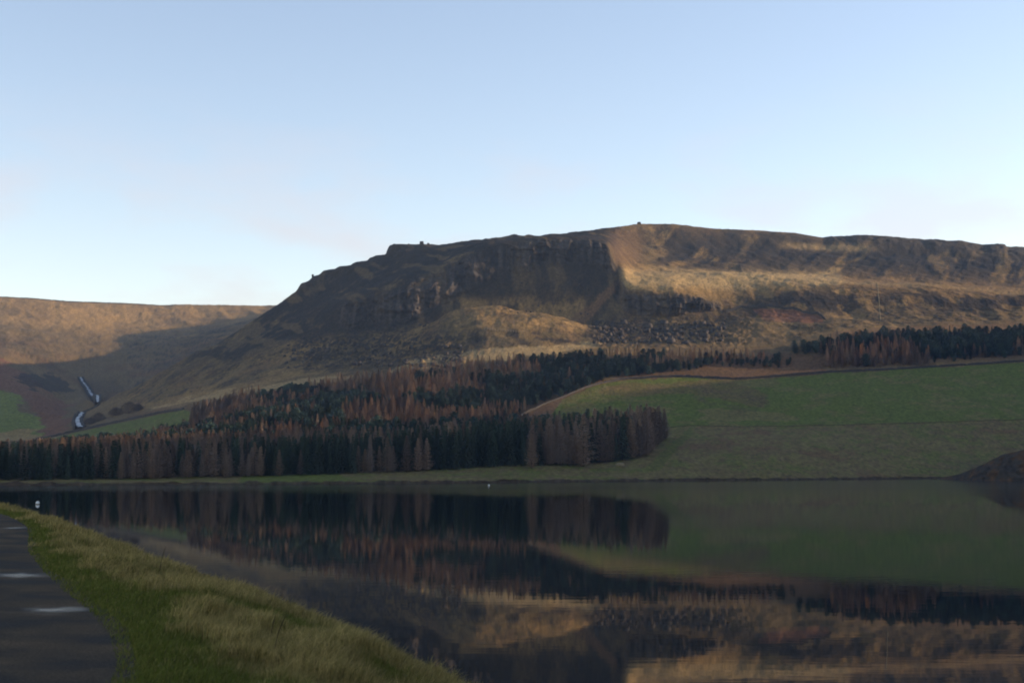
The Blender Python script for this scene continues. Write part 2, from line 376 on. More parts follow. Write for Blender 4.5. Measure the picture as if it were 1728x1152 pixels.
# the bank line wobbles
wob = np.exp(-((V - ix['shore'] - 0.5) / 1.0) ** 2)
DY += wob * ((fbm(Xg / 14, 0 * Xg, 0, 99, 3) - 0.5) * 7 + (fbm(Xg / 2.2, 0 * Xg, 0, 199, 2) - .5) * 3)
Zf += np.exp(-((V - ix['bank']) / .35) ** 2) * (fbm(Xg / 4, Dg / 4, 0, 299, 3) - .45) * 1.3
PX, PY = proj(Xf, DY, Zf)

# --- what grows where: ground colours, patchy, some sun and dimness painted in
C = lambda *c: np.array(c)
STRAW, TAN, HEATH, BRACK, RED, ROCK, GREEN, ROUGH, EARTH, PEAT, PALE = C(.27, .166, .062), C(.135, .092, .042), C(.020, .019, .019), C(.150, .085, .042), C(.15, .070, .040), C(.055, .047, .042), C(.104, .118, .022), C(.160, .124, .044), C(.07, .05, .035), C(.055, .045, .035), C(.34, .232, .102)
w1 = fbm(Xf / 40, DY / 40, 0, 101, 4); w2 = fbm(Xf / 9, DY / 9, 0, 111, 4); w3 = fbm(Xf / 2.5, DY / 2.5, Zf / 2.5, 121, 3)
wx = PX + (fbm(Xf / 22, DY / 22, 0, 131, 4) - 0.5) * 46
wy = PY + (fbm(Xf / 22, DY / 22, 0, 141, 4) - 0.5) * 20
col = np.empty(V.shape + (3,)); col[:] = TAN
def mix(m, c, k=1.0):
    m = np.clip(m * k, 0, 1)[..., None]
    col[:] = col * (1 - m) + np.asarray(c) * m
def P(poly): return inpoly(wx, wy, poly).astype(float)
def Pe(poly): return inpoly(PX + (w2 - .5) * 9, PY + (w2 - .5) * 5, poly).astype(float)
near = (V < ix['crest'] + 0.05)
farm = ~near
mix(sstep(0.50, 0.66, w1), STRAW, 0.5)
mix(sstep(0.53, 0.60, w3) * sstep(.38, .55, w2) * moor, HEATH, 0.7)
mix(sstep(0.54, 0.70, w2), HEATH, 0.35)
mix(sstep(0.60, 0.72, fbm(Xf / 20, DY / 20, 0, 151, 3)), BRACK, 0.35)
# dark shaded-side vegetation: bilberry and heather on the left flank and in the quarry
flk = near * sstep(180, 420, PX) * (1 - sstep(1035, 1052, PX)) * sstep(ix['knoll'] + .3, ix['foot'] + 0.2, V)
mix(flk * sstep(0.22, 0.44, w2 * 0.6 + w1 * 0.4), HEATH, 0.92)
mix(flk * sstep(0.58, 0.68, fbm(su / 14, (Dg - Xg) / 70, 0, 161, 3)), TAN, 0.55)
# bent-grass bench on the right, paled to look sunlit; heather patches below it
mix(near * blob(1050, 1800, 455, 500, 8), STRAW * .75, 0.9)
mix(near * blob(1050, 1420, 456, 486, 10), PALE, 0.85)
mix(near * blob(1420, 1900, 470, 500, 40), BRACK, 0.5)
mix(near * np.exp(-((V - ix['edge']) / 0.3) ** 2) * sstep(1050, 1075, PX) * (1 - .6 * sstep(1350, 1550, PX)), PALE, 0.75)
mix(near * sstep(1200, 1300, PX) * band('knoll', 'edge') * sstep(0.40, 0.52, fbm(Xf / 16, DY / 11, Zf / 16, 171, 4)), HEATH, 0.85)
mix(near * sstep(1060, 1140, PX) * band('bench', 'crest') ** .5 * sstep(0.26, 0.46, fbm((Xf - .5 * DY) / 14, (DY + Xf) / 80, 0, 181, 4)), HEATH, 0.93)  # heather above and below the bench, thickened to stand in for shade
mix(near * sstep(1380, 1480, PX) * sstep(ix['upper'] + 0.2, ix['crest'], V), HEATH, 0.7)
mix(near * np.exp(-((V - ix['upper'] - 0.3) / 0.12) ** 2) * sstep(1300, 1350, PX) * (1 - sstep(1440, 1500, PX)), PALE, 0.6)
# knoll; the golden strips above the wood, their sunlight put in as pale colour
mix(near * blob(760, 990, 505, 560, 8) * sstep(0.35, 0.5, w2), STRAW, 0.8)
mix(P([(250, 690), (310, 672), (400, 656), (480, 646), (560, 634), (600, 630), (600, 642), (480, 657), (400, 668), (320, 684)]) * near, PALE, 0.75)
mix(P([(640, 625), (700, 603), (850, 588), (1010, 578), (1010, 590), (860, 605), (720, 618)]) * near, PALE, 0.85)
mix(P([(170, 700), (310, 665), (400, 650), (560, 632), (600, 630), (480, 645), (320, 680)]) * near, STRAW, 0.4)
mix(near * blob(790, 1000, 560, 580, 10) * sstep(.45, .6, w2), HEATH, 0.8)
# scree
mix(scree * sstep(0.25, 0.6, bould + 0.5 * (w3 - .5)), HEATH, 0.9)
mix(scree * sstep(0.75, 0.95, bould), ROCK, 0.6)
# path of pale grass down the quarry's right wall
mix(Pe([(1040, 470), (1050, 480), (985, 548), (962, 540), (1000, 510)]) * near, BRACK, 0.8)
# rock
mix(facing * sstep(0.25, 0.55, w3 + 0.35 * (fin2)), ROCK, 0.85)
mix(facing * sstep(0.55, 0.75, fbm(Xf / 6, DY / 30, Zf / 40, 191, 3)), PEAT, 0.7)
stk = fbm(Xf / 3.2, DY / 20, Zf / 45, 195, 3)
mix(facing * sstep(0.48, 0.60, stk * .6 + w2 * .4), HEATH, 0.85)
mix(facing * sstep(0.58, 0.66, 1 - stk), ROCK * 1.6, 0.5)
mix(np.clip(crag + crag2, 0, 1) * near, PEAT, 0.7)
mix(near * blob(1030, 1085, 385, 448, 14) * (V > ix['brow']), (HEATH + BRACK) / 2, .75)  # dark cover painted on to dim the strongly sunlit spur
# bracken scar above the right plantation
mix(Pe([(1270, 522), (1330, 520), (1385, 532), (1390, 545), (1290, 542)]) * near, RED, 0.95)
mix(near * blob(1200, 1330, 545, 580, 12), TAN, .6)
# clearings
mix(P([(1000, 665), (1040, 632), (1160, 625), (1200, 600), (1330, 600), (1400, 600), (1400, 630), (1250, 642), (1150, 640), (1050, 645)]) * near, BRACK * .8, 0.9)
mix(P([(860, 715), (960, 655), (1010, 640), (1000, 660), (900, 720)]) * near, BRACK, 0.9)
mix(near * blob(560, 860, 640, 720, 20), BRACK, 0.7)
mix(near * (V < ix['wood']) * sstep(1380, 1420, PX) * (V > ix['wall'] + .1), BRACK, 0.6)
# pasture
past = near * inpoly(PX, PY, [(930, 700), (950, 673), (1000, 652), (1050, 642), (1150, 637), (1250, 642), (1400, 630), (1728, 612), (2800, 560), (2800, 700), (1728, 708), (1400, 717), (1130, 721), (1090, 760), (1000, 745)])
mix(past, GREEN)
mix(past * sstep(0.50, 0.66, w1 * .5 + w2 * .5), ROUGH, 0.75)
mix(past * P([(1010, 665), (1060, 645), (1200, 640), (1290, 655), (1290, 690), (1180, 668), (1060, 672)]), BRACK, 0.5)
mix(past * P([(1180, 690), (1330, 700), (1350, 712), (1180, 712)]), ROUGH, 0.8)
mix(past * blob(1150, 1300, 655, 700, 8) * sstep(.55, .6, w2), EARTH, 0.3)
rough = near * (PY > 700) * (V < ix['fence'] + 0.02) * sstep(1080, 1140, PX)
mix(rough, ROUGH); mix(rough * sstep(0.42, 0.62, w2), GREEN, 0.65); mix(rough * sstep(0.5, 0.65, fbm(Xf / 6, DY / 3, 0, 201, 3)), TAN, 0.8)
mix(rough * sstep(.55, .65, w1) * sstep(.5, .6, w2), BRACK, 0.8)
strip = near * (V < ix['strip'] + 0.15) * (1 - sstep(1080, 1140, PX))
mix(strip, ROUGH); mix(strip * sstep(0.5, 0.62, w2), GREEN, 0.7); mix(strip * sstep(.5, .62, fbm(Xf / 5, DY / 3, 0, 211, 3)), TAN, .8)
mix(strip * Pe([(410, 800), (450, 800), (560, 795), (600, 812), (400, 818)]), GREEN, 0.9)
mix(Pe([(1085, 793), (1135, 745), (1165, 722), (1172, 728), (1140, 760), (1110, 795)]) * near, GREEN * 0.9, 0.6)
forest_floor = near * (V > ix['strip'] + 0.15) * (V < ix['wood'] - .4) * (1 - sstep(880, 960, PX)) * (1 - past)
mix(forest_floor, BRACK * 0.7, 0.6)
gl = near * inpoly(PX, PY, [(60, 745), (170, 720), (310, 691), (345, 700), (345, 760), (40, 800), (0, 790)])
mix(gl, GREEN, 0.95); mix(gl * sstep(.55, .65, w2), ROUGH, .4)
mix((V < ix['bank'] + 0.05) * 1.0, EARTH, 0.9)
mix(mound, EARTH, 0.9)
# far left: pasture, bracken, moor
lf = (PX < 215) & (V > ix['wall'] + 0.05)
mix(lf * 1.0, TAN, 0.7)
mix(lf * P([(-700, 560), (0, 605), (60, 640), (118, 690), (112, 735), (60, 745), (70, 715), (20, 660), (-700, 620)]), RED, 0.85)
mix(lf * P([(20, 640), (70, 650), (105, 690), (95, 680)]), BRACK, 0.9)
mix(lf * P([(-700, 655), (0, 660), (24, 664), (32, 690), (66, 708), (70, 736), (0, 745), (-700, 720)]), GREEN * 1.3, 0.9)
mix(lf * P([(-100, 738), (0, 728), (60, 720), (66, 742), (0, 752)]), STRAW, 0.8)
mix(lf * P([(25, 632), (90, 632), (125, 655), (110, 665), (50, 655)]), HEATH, 0.75)
fm = farm * (PX < 520)
mix(fm * sstep(ix['shelf'] - 0.9, ix['shelf'] - .2, V), STRAW, 0.75)  # grass painted paler to make up for the weak sun here
mix(fm * sstep(0.5, 0.66, fbm((Xf + .4 * DY) / 40, DY / 160, 0, 221, 4)), HEATH, 0.28)
mix(fm * sstep(ix['far'] - 0.25, ix['far'] - 0.08, V + (w1 - .5) * 0.3), HEATH, 0.85)
mix(fm * np.exp(-((V - ix['rise']) / 0.5) ** 2) * sstep(.4, .6, w1), RED * .6, 0.5)
col *= (0.80 + 0.40 * w3)[..., None] * (0.86 + 0.28 * fbm(Xf / 1.3, DY / 1.3, Zf / 1.3, 231, 2))[..., None]

def land_material():
    m, n, l, p = new_mat('hill_ground')
    a = n.new('ShaderNodeAttribute'); a.attribute_name = 'cover'
    tc = n.new('ShaderNodeTexCoord')
    mpg = n.new('ShaderNodeMapping'); mpg.inputs['Scale'].default_value = (1, 0.45, 1)
    l.new(tc.outputs['Object'], mpg.inputs[0])
    n1 = n.new('ShaderNodeTexNoise'); n1.inputs['Scale'].default_value = 0.55; n1.inputs['Detail'].default_value = 6; n1.inputs['Roughness'].default_value = 0.65
    l.new(mpg.outputs[0], n1.inputs['Vector'])
    mr = n.new('ShaderNodeMapRange'); mr.inputs['From Min'].default_value = 0.32; mr.inputs['From Max'].default_value = 0.68
    mr.inputs['To Min'].default_value = 0.62; mr.inputs['To Max'].default_value = 1.38
    l.new(n1.outputs['Fac'], mr.inputs['Value'])
    vm = n.new('ShaderNodeVectorMath'); vm.operation = 'SCALE'
    l.new(a.outputs['Color'], vm.inputs[0]); l.new(mr.outputs[0], vm.inputs['Scale'])
    l.new(vm.outputs[0], p.inputs['Base Color'])
    p.inputs['Roughness'].default_value = 0.95; p.inputs['Specular IOR Level'].default_value = 0.05
    bp = n.new('ShaderNodeBump'); bp.inputs['Strength'].default_value = 0.8; bp.inputs['Distance'].default_value = 0.7
    l.new(n1.outputs['Fac'], bp.inputs['Height']); l.new(bp.outputs[0], p.inputs['Normal'])
    return m
M_land = land_material()
verts = np.stack([Xf, DY, Zf], -1)
rsplit = int(np.searchsorted(vs, ix['back'] + 0.0))
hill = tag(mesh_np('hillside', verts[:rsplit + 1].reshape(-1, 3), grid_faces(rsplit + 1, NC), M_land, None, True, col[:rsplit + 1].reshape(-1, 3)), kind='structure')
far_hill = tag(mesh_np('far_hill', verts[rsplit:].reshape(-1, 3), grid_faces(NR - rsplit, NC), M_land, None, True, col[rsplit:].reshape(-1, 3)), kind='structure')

# the valley's other side: a long ridge out of frame to the right, whose shade lies over the water
ny, nx = 90, 70
yy = np.linspace(-900, 1300, ny)[:, None] + np.zeros((1, nx)); tt = np.linspace(0, 1, nx)[None, :] + np.zeros((ny, 1))
foot_x = np.where(yy > 0, 0.47 * yy + 120, 120.0)
xx = foot_x + tt * 1000
hh = 238 - 85 * sstep(1060, 1240, yy)
zz = hh * sstep(0.0, 0.62, (xx - foot_x) / (760 - 0.30 * np.clip(yy, 0, 1300))) - 4
zz += (fbm(xx / 90, yy / 90, 0, 301, 4) - .5) * 26 * sstep(0, .2, tt)
w = fbm(xx / 40, yy / 40, 0, 305, 4)[..., None]
rc = TAN * (1 - w) + ROUGH * w
tag(mesh_np('valley_side', np.stack([xx, yy, zz], -1).reshape(-1, 3), grid_faces(ny, nx), M_land, None, True, rc.reshape(-1, 3)), kind='structure')

# ------------------------------------------------------------------ water
def water_material():
    m, n, l, p = new_mat('reservoir_water')
    p.inputs['Base Color'].default_value = (0.004, 0.006, 0.007, 1)
    p.inputs['Roughness'].default_value = 0.02
    p.inputs['IOR'].default_value = 1.21
    tc = n.new('ShaderNodeTexCoord')
    mp1 = n.new('ShaderNodeMapping'); mp1.inputs['Scale'].default_value = (0.35, 1.0, 1)
    nt = n.new('ShaderNodeTexNoise'); nt.inputs['Scale'].default_value = 1.1; nt.inputs['Detail'].default_value = 3
    l.new(tc.outputs['Object'], mp1.inputs[0]); l.new(mp1.outputs[0], nt.inputs['Vector'])
    # long calm and ruffled lanes
    mp2 = n.new('ShaderNodeMapping'); mp2.inputs['Scale'].default_value = (0.0022, 0.010, 1)
    n2 = n.new('ShaderNodeTexNoise'); n2.inputs['Scale'].default_value = 1.0; n2.inputs['Detail'].default_value = 4
    l.new(tc.outputs['Object'], mp2.inputs[0]); l.new(mp2.outputs[0], n2.inputs['Vector'])
    mr = n.new('ShaderNodeMapRange'); mr.inputs['From Min'].default_value = 0.42; mr.inputs['From Max'].default_value = 0.62
    mr.inputs['To Min'].default_value = 0.08; mr.inputs['To Max'].default_value = 0.75
    l.new(n2.outputs['Fac'], mr.inputs['Value'])
    bp = n.new('ShaderNodeBump'); bp.inputs['Distance'].default_value = 0.0065
    sx = n.new('ShaderNodeSeparateXYZ'); l.new(tc.outputs['Object'], sx.inputs[0])
    far_r = n.new('ShaderNodeMapRange'); far_r.interpolation_type = 'SMOOTHSTEP'; far_r.inputs['From Min'].default_value = 210; far_r.inputs['From Max'].default_value = 420; far_r.inputs['To Min'].default_value = 0.018; far_r.inputs['To Max'].default_value = 0.10
    jit = n.new('ShaderNodeMath'); jit.operation = 'MULTIPLY_ADD'; l.new(n2.outputs['Fac'], jit.inputs[0]); jit.inputs[1].default_value = 260; l.new(sx.outputs['Y'], jit.inputs[2])
    sub = n.new('ShaderNodeMath'); sub.operation = 'SUBTRACT'; l.new(jit.outputs[0], sub.inputs[0]); sub.inputs[1].default_value = 130
    l.new(sub.outputs[0], far_r.inputs['Value']); l.new(far_r.outputs[0], p.inputs['Roughness'])
    l.new(mr.outputs[0], bp.inputs['Strength']); l.new(nt.outputs['Fac'], bp.inputs['Height']); l.new(bp.outputs[0], p.inputs['Normal'])
    return m
M_water = water_material()
tag(mesh_np('reservoir_water', [(-900, -400, 0), (700, -400, 0), (700, 900, 0), (-900, 900, 0)], [(0, 1, 2, 3)], M_water), kind='structure')
#PART2
# ------------------------------------------------------------------ near bank and path
GZ = 4.1                                  # the path's height above the water
def resample(pts, n):
    pts = np.asarray(pts, float)
    s = np.concatenate([[0], np.cumsum(np.linalg.norm(np.diff(pts[:, :2], axis=0), axis=1))])
    t = np.linspace(0, s[-1], n)
    return np.stack([np.interp(t, s, pts[:, k]) for k in range(pts.shape[1])], 1)
edge_px = [(272, 1152), (246, 1100), (214, 1052), (164, 1016), (120, 985), (86, 950), (64, 928), (68, 905), (58, 886), (30, 873), (0, 865), (-80, 856), (-260, 848), (-600, 842)]
ex, ey = on_level([p[0] for p in edge_px], [p[1] for p in edge_px], GZ)
edge = np.array([(2.0, -40, GZ), (-0.4, -20, GZ), (-1.3, -8, GZ), (-1.9, 2, GZ)] + [(a, b, GZ) for a, b in zip(ex, ey)])
rim_px = [(770, 1152, 3.05), (700, 1115, 3.1), (640, 1093, 3.12), (560, 1057, 3.15), (500, 1032, 3.2), (420, 1006, 3.25), (340, 980, 3.3), (240, 942, 3.4), (170, 915, 3.5), (110, 893, 3.6), (60, 873, 3.7), (36, 864, 3.76), (0, 860, 3.78), (-80, 852, 3.82), (-260, 845, 3.85), (-600, 840, 3.85)]
rx, ry = on_level([p[0] for p in rim_px], [p[1] for p in rim_px], np.array([p[2] for p in rim_px]))
rim_drop = .10
rim = np.array([(6.0, -40, 2.8), (4.2, -20, 2.8), (3.2, -8, 2.9), (2.0, 4, 3.0)] + [(a, b, p[2] - rim_drop) for a, b, p in zip(rx, ry, rim_px)])
NL = 620
def warp(n):   # denser near the camera
    t = np.linspace(0, 1, n); return t
def soft(c, sig):
    return np.stack([gsm(c[:, k], sig) for k in range(3)], 1)
edge = soft(resample(edge, 1200), 14); rim = soft(resample(rim, 1200), 10)
E_ = resample(edge, NL); R_ = resample(rim, NL)
# pair the two curves by walking both with the same share of their length
tan = np.gradient(E_[:, :2], axis=0); tan /= np.linalg.norm(tan, axis=1)[:, None] + 1e-9
nrm = np.stack([tan[:, 1], -tan[:, 0]], 1)            # to the right of the walking direction
tanR = np.gradient(R_[:, :2], axis=0); tanR /= np.linalg.norm(tanR, axis=1)[:, None] + 1e-9
nrmR = np.stack([tanR[:, 1], -tanR[:, 0]], 1)
cols_, zs_ = [], []
def add_line(xy, z): cols_.append(xy); zs_.append(np.broadcast_to(z, (NL,)))
add_line(E_[:, :2] - nrm * 40, GZ + 3.0); add_line(E_[:, :2] - nrm * 12, GZ + 0.3); add_line(E_[:, :2] - nrm * 4.6, GZ + 0.0)
for t in np.linspace(0, 1, 7)[1:]: add_line(E_[:, :2] - nrm * 4.6 * (1 - t), GZ - 0.02)
for t in np.linspace(0, 1, 26)[1:]:
    z = GZ + (R_[:, 2] - GZ) * (0.25 * t + 0.75 * t * t) + 0.05 * math.sin(math.pi * t)
    add_line(E_[:, :2] * (1 - t) + R_[:, :2] * t, z)
for k, (o_, dz_) in enumerate([(0.5, .3), (1.2, .85), (2.4, 1.7), (4.5, 3.0), (8, 5.2), (12, 7.0)]): add_line(R_[:, :2] + nrmR * o_, R_[:, 2] - dz_)
GB = np.concatenate([np.stack(cols_, 1), np.stack(zs_, 1)[..., None]], -1)     # NL x k x 3
kE = 8                                                   # column index of the path edge
tuss = fbm(GB[..., 0] / 1.3, GB[..., 1] / 1.3, 0, 401, 3) - .5
side = np.clip((np.arange(GB.shape[1]) - kE) / 6.0, 0, 1)[None, :]
GB[..., 2] += tuss * 0.32 * side * np.where(np.arange(GB.shape[1]) > kE + 22, .4, 1)[None, :]
M_turf, n_, l_, p_ = new_mat('bank_turf')
tc_ = n_.new('ShaderNodeTexCoord'); t1 = n_.new('ShaderNodeTexNoise'); t1.inputs['Scale'].default_value = 1.3; t1.inputs['Detail'].default_value = 8
l_.new(tc_.outputs['Object'], t1.inputs['Vector'])
cr = n_.new('ShaderNodeValToRGB'); cr.color_ramp.elements[0].color = (.035, .045, .014, 1); cr.color_ramp.elements[1].color = (.12, .095, .04, 1); cr.color_ramp.elements[0].position = .35; cr.color_ramp.elements[1].position = .7
l_.new(t1.outputs['Fac'], cr.inputs[0]); l_.new(cr.outputs[0], p_.inputs['Base Color']); p_.inputs['Roughness'].default_value = .95; p_.inputs['Specular IOR Level'].default_value = .05
b_ = n_.new('ShaderNodeBump'); b_.inputs['Distance'].default_value = .08; l_.new(t1.outputs['Fac'], b_.inputs['Height']); l_.new(b_.outputs[0], p_.inputs['Normal'])
tag(mesh_np('grass_bank', GB.reshape(-1, 3), grid_faces(NL, GB.shape[1], True), M_turf, None, True), kind='structure')

# path: a worn tarmac sheet a little above the ground, ragged at the edge
M_path, n_, l_, p_ = new_mat('wet_tarmac')
tc_ = n_.new('ShaderNodeTexCoord')
g1 = n_.new('ShaderNodeTexNoise'); g1.inputs['Scale'].default_value = 0.9; g1.inputs['Detail'].default_value = 6
g2 = n_.new('ShaderNodeTexNoise'); g2.inputs['Scale'].default_value = 45; g2.inputs['Detail'].default_value = 3
g3 = n_.new('ShaderNodeTexVoronoi'); g3.inputs['Scale'].default_value = 60
for g in (g1, g2, g3): l_.new(tc_.outputs['Object'], g.inputs['Vector'])
c1 = n_.new('ShaderNodeValToRGB'); c1.color_ramp.elements[0].position = .38; c1.color_ramp.elements[1].position = .66
c1.color_ramp.elements[0].color = (.024, .020, .017, 1); c1.color_ramp.elements[1].color = (.105, .074, .046, 1)
l_.new(g1.outputs['Fac'], c1.inputs[0])
m2 = n_.new('ShaderNodeMapRange'); m2.inputs['From Min'].default_value = .3; m2.inputs['From Max'].default_value = .7; m2.inputs['To Min'].default_value = .55; m2.inputs['To Max'].default_value = 1.5
l_.new(g2.outputs['Fac'], m2.inputs['Value'])
v2 = n_.new('ShaderNodeVectorMath'); v2.operation = 'SCALE'; l_.new(c1.outputs[0], v2.inputs[0]); l_.new(m2.outputs[0], v2.inputs['Scale']); l_.new(v2.outputs[0], p_.inputs['Base Color'])
r2 = n_.new('ShaderNodeMapRange'); r2.inputs['From Min'].default_value = .36; r2.inputs['From Max'].default_value = .6; r2.inputs['To Min'].default_value = .7; r2.inputs['To Max'].default_value = .95
l_.new(g1.outputs['Fac'], r2.inputs['Value']); l_.new(r2.outputs[0], p_.inputs['Roughness'])
b_ = n_.new('ShaderNodeBump'); b_.inputs['Strength'].default_value = .6; b_.inputs['Distance'].default_value = .012
l_.new(g3.outputs['Distance'], b_.inputs['Height']); l_.new(b_.outputs[0], p_.inputs['Normal'])
p_.inputs['Specular IOR Level'].default_value = .05
NPL = 900
Ef = resample(edge, NPL)
tf = np.gradient(Ef[:, :2], axis=0); tf /= np.linalg.norm(tf, axis=1)[:, None]; nf = np.stack([tf[:, 1], -tf[:, 0]], 1)
rag = (fbm(Ef[:, 0] / 1.4, Ef[:, 1] / 1.4, 0, 411, 2) - .5) * 0.35
pts = []
for j, t in enumerate(np.linspace(0, 1, 9)):
    off = -4.4 * (1 - t) + (rag if j == 8 else 0)
    xy = Ef[:, :2] + nf * np.asarray(off)[..., None] if np.ndim(off) else Ef[:, :2] + nf * off
    z = GZ + 0.012 + 0.045 * math.sin(math.pi * t) + (fbm(xy[:, 0] / 1.6, xy[:, 1] / 1.6, 0, 415, 3) - .5) * 0.03
    pts.append(np.concatenate([xy, z[:, None]], 1))
PG = np.stack(pts, 1)
path = tag(mesh_np('path', PG.reshape(-1, 3), grid_faces(NPL, 9, True), M_path, None, True), kind='structure')
bvh_path = BVHTree.FromPolygons([tuple(v) for v in PG.reshape(-1, 3)], [tuple(f) for f in grid_faces(NPL, 9, True).tolist()])

# shallow puddles: where the tarmac dips it carries a film of water
PUDDLES = [(20, 170, 1016, 1034), (-40, 100, 961, 975), (2, 48, 886, 892)]
pos = tc_.outputs['Object']
wn_ = n_.new('ShaderNodeTexNoise'); wn_.inputs['Scale'].default_value = 3.2; wn_.inputs['Detail'].default_value = 6; l_.new(pos, wn_.inputs['Vector'])
acc = None
for (px0, px1, py0, py1) in PUDDLES:
    (xa, ya), (xb, yb) = on_level(px0, (py0 + py1) / 2, GZ + .05), on_level(px1, (py0 + py1) / 2, GZ + .05)
    (xc, yc), (xd, yd) = on_level((px0 + px1) / 2, py0, GZ + .05), on_level((px0 + px1) / 2, py1, GZ + .05)
    sb = n_.new('ShaderNodeVectorMath'); sb.operation = 'SUBTRACT'; l_.new(pos, sb.inputs[0]); sb.inputs[1].default_value = ((xa + xb) / 2, (yc + yd) / 2, GZ)
    ml_ = n_.new('ShaderNodeVectorMath'); ml_.operation = 'MULTIPLY'; l_.new(sb.outputs[0], ml_.inputs[0]); ml_.inputs[1].default_value = (2 / (xb - xa), 2 / (yc - yd), 0)
    ln = n_.new('ShaderNodeVectorMath'); ln.operation = 'LENGTH'; l_.new(ml_.outputs[0], ln.inputs[0])
    ad = n_.new('ShaderNodeMath'); ad.operation = 'MULTIPLY_ADD'; l_.new(wn_.outputs['Fac'], ad.inputs[0]); ad.inputs[1].default_value = 1.6; l_.new(ln.outputs['Value'], ad.inputs[2])
    mr_ = n_.new('ShaderNodeMapRange'); mr_.interpolation_type = 'SMOOTHSTEP'
    mr_.inputs['From Min'].default_value = 0.7; mr_.inputs['From Max'].default_value = 2.2; mr_.inputs['To Min'].default_value = .85; mr_.inputs['To Max'].default_value = 0
    l_.new(ad.outputs[0], mr_.inputs['Value'])
    if acc is None: acc = mr_.outputs[0]
    else:
        mm = n_.new('ShaderNodeMath'); mm.operation = 'MAXIMUM'; l_.new(acc, mm.inputs[0]); l_.new(mr_.outputs[0], mm.inputs[1]); acc = mm.outputs[0]
pw = n_.new('ShaderNodeMath'); pw.operation = 'POWER'; l_.new(acc, pw.inputs[0]); pw.inputs[1].default_value = 2.2
l_.new(pw.outputs[0], p_.inputs['Coat Weight'])
cr_ = n_.new('ShaderNodeMapRange'); cr_.inputs['To Min'].default_value = .6; cr_.inputs['To Max'].default_value = .16; l_.new(acc, cr_.inputs['Value']); l_.new(cr_.outputs[0], p_.inputs['Coat Roughness'])
p_.inputs['Coat IOR'].default_value = 1.30

# grass on the bank
def bank_point(s, t):
    """s along (0..NL-1), t across: columns"""
    i = np.clip(s.astype(int), 0, NL - 2); j = np.clip(t.astype(int), 0, GB.shape[1] - 2)
    a, b = (s - i)[:, None], (t - j)[:, None]
    return (GB[i, j] * (1 - a) + GB[i + 1, j] * a) * (1 - b) + (GB[i, j + 1] * (1 - a) + GB[i + 1, j + 1] * a) * b
M_blade, n_, l_, p_ = new_mat('grass_blade')
at_ = n_.new('ShaderNodeAttribute'); at_.attribute_name = 'cover'
l_.new(at_.outputs['Color'], p_.inputs['Base Color']); p_.inputs['Roughness'].default_value = .7; p_.inputs['Specular IOR Level'].default_value = .15
tr_ = n_.new('ShaderNodeBsdfTranslucent'); ms_ = n_.new('ShaderNodeMixShader'); ms_.inputs[0].default_value = .4
l_.new(at_.outputs['Color'], tr_.inputs['Color']); l_.new(p_.outputs[0], ms_.inputs[1]); l_.new(tr_.outputs[0], ms_.inputs[2]); l_.new(ms_.outputs[0], n_['Material Output'].inputs['Surface'])
def sow(n, hi_seed):
    # pick quads by solid angle: area / distance^2
    q = (GB[:-1, :-1] + GB[1:, 1:]) / 2
    ar = np.linalg.norm(np.cross(GB[1:, :-1] - GB[:-1, :-1], GB[:-1, 1:] - GB[:-1, :-1]), axis=-1)
    dd = np.hypot(q[..., 0], q[..., 1])
    w = ar / np.maximum(dd, 7) ** 1.45
    jj = np.arange(GB.shape[1] - 1)[None, :]
    pxq, pyq = proj(q[..., 0], np.maximum(q[..., 1], .5), q[..., 2])
    w = w * np.where(jj == kE - 1, .3, 1)
    w = np.where((jj >= kE - 1) & (jj < GB.shape[1] - 3) & (q[..., 1] > 7) & (pxq > -160) & (pxq < 900) & (dd < 110), w, 0)
    pick = RNG.choice(w.size, n, p=(w / w.sum()).ravel())
    i, j = np.unravel_index(pick, w.shape)
    return bank_point(i + RNG.random(n), j + np.where(j == kE - 1, 1 - .3 * RNG.random(n) ** 2, RNG.random(n))), np.maximum(j - kE, 0)
def blades(base, h, wid, lean, ang, c0, c1):
    n = len(base)
    # two segments: a quad then a tip
    face_a = RNG.random(n) * math.pi
    sx = np.stack([np.cos(face_a), np.sin(face_a), 0 * face_a], 1) * (wid / 2)[:, None]
    ld = np.stack([np.cos(ang), np.sin(ang), 0 * ang], 1)
    up = np.array([0, 0, 1.0])
    m = base + up * (h * 0.55)[:, None] + ld * (lean * h * .22)[:, None]
    tip = base + up * (h * (1 - .35 * np.clip(lean, 0, 1)))[:, None] + ld * (lean * h * .8)[:, None]
    v = np.stack([base - sx, base + sx, m + sx * .8, m - sx * .8, tip], 1)
    c = np.stack([c0, c0, (c0 + c1) / 2, (c0 + c1) / 2, c1], 1)
    o = (np.arange(n) * 5)[:, None]
    f = np.concatenate([o + [0, 1, 2], o + [0, 2, 3], o + [3, 2, 4]])
    return v.reshape(-1, 3), f, c.reshape(-1, 3)
NB = 270000
bp_, across = sow(NB, 0)
dist = np.hypot(bp_[:, 0], bp_[:, 1])
tn = fbm(bp_[:, 0] / 1.1, bp_[:, 1] / 1.1, 0, 431, 3); tn2 = fbm(bp_[:, 0] / 4, bp_[:, 1] / 4, 0, 441, 2); tn3 = vnoise(bp_[:, 0] / .45, bp_[:, 1] / .45, 0, 445)
fromedge = across / 25.0
straw = sstep(0.46, 0.62, tn * .65 + tn2 * .35 + 0.16 * sstep(.05, .3, fromedge) - 0.13 * (1 - sstep(.0, .10, fromedge)) - .02 * sstep(.7, 1.0, fromedge))
h = 0.07 + 0.05 * RNG.random(NB) + straw * (0.04 + 0.17 * (.3 + .7 * RNG.random(NB)) * sstep(.48, .72, tn3) + 0.06 * RNG.random(NB)) * (0.35 + .65 * sstep(0.0, .18, fromedge))
wid = np.maximum(0.006, 0.00048 * dist) * (0.8 + .6 * RNG.random(NB))
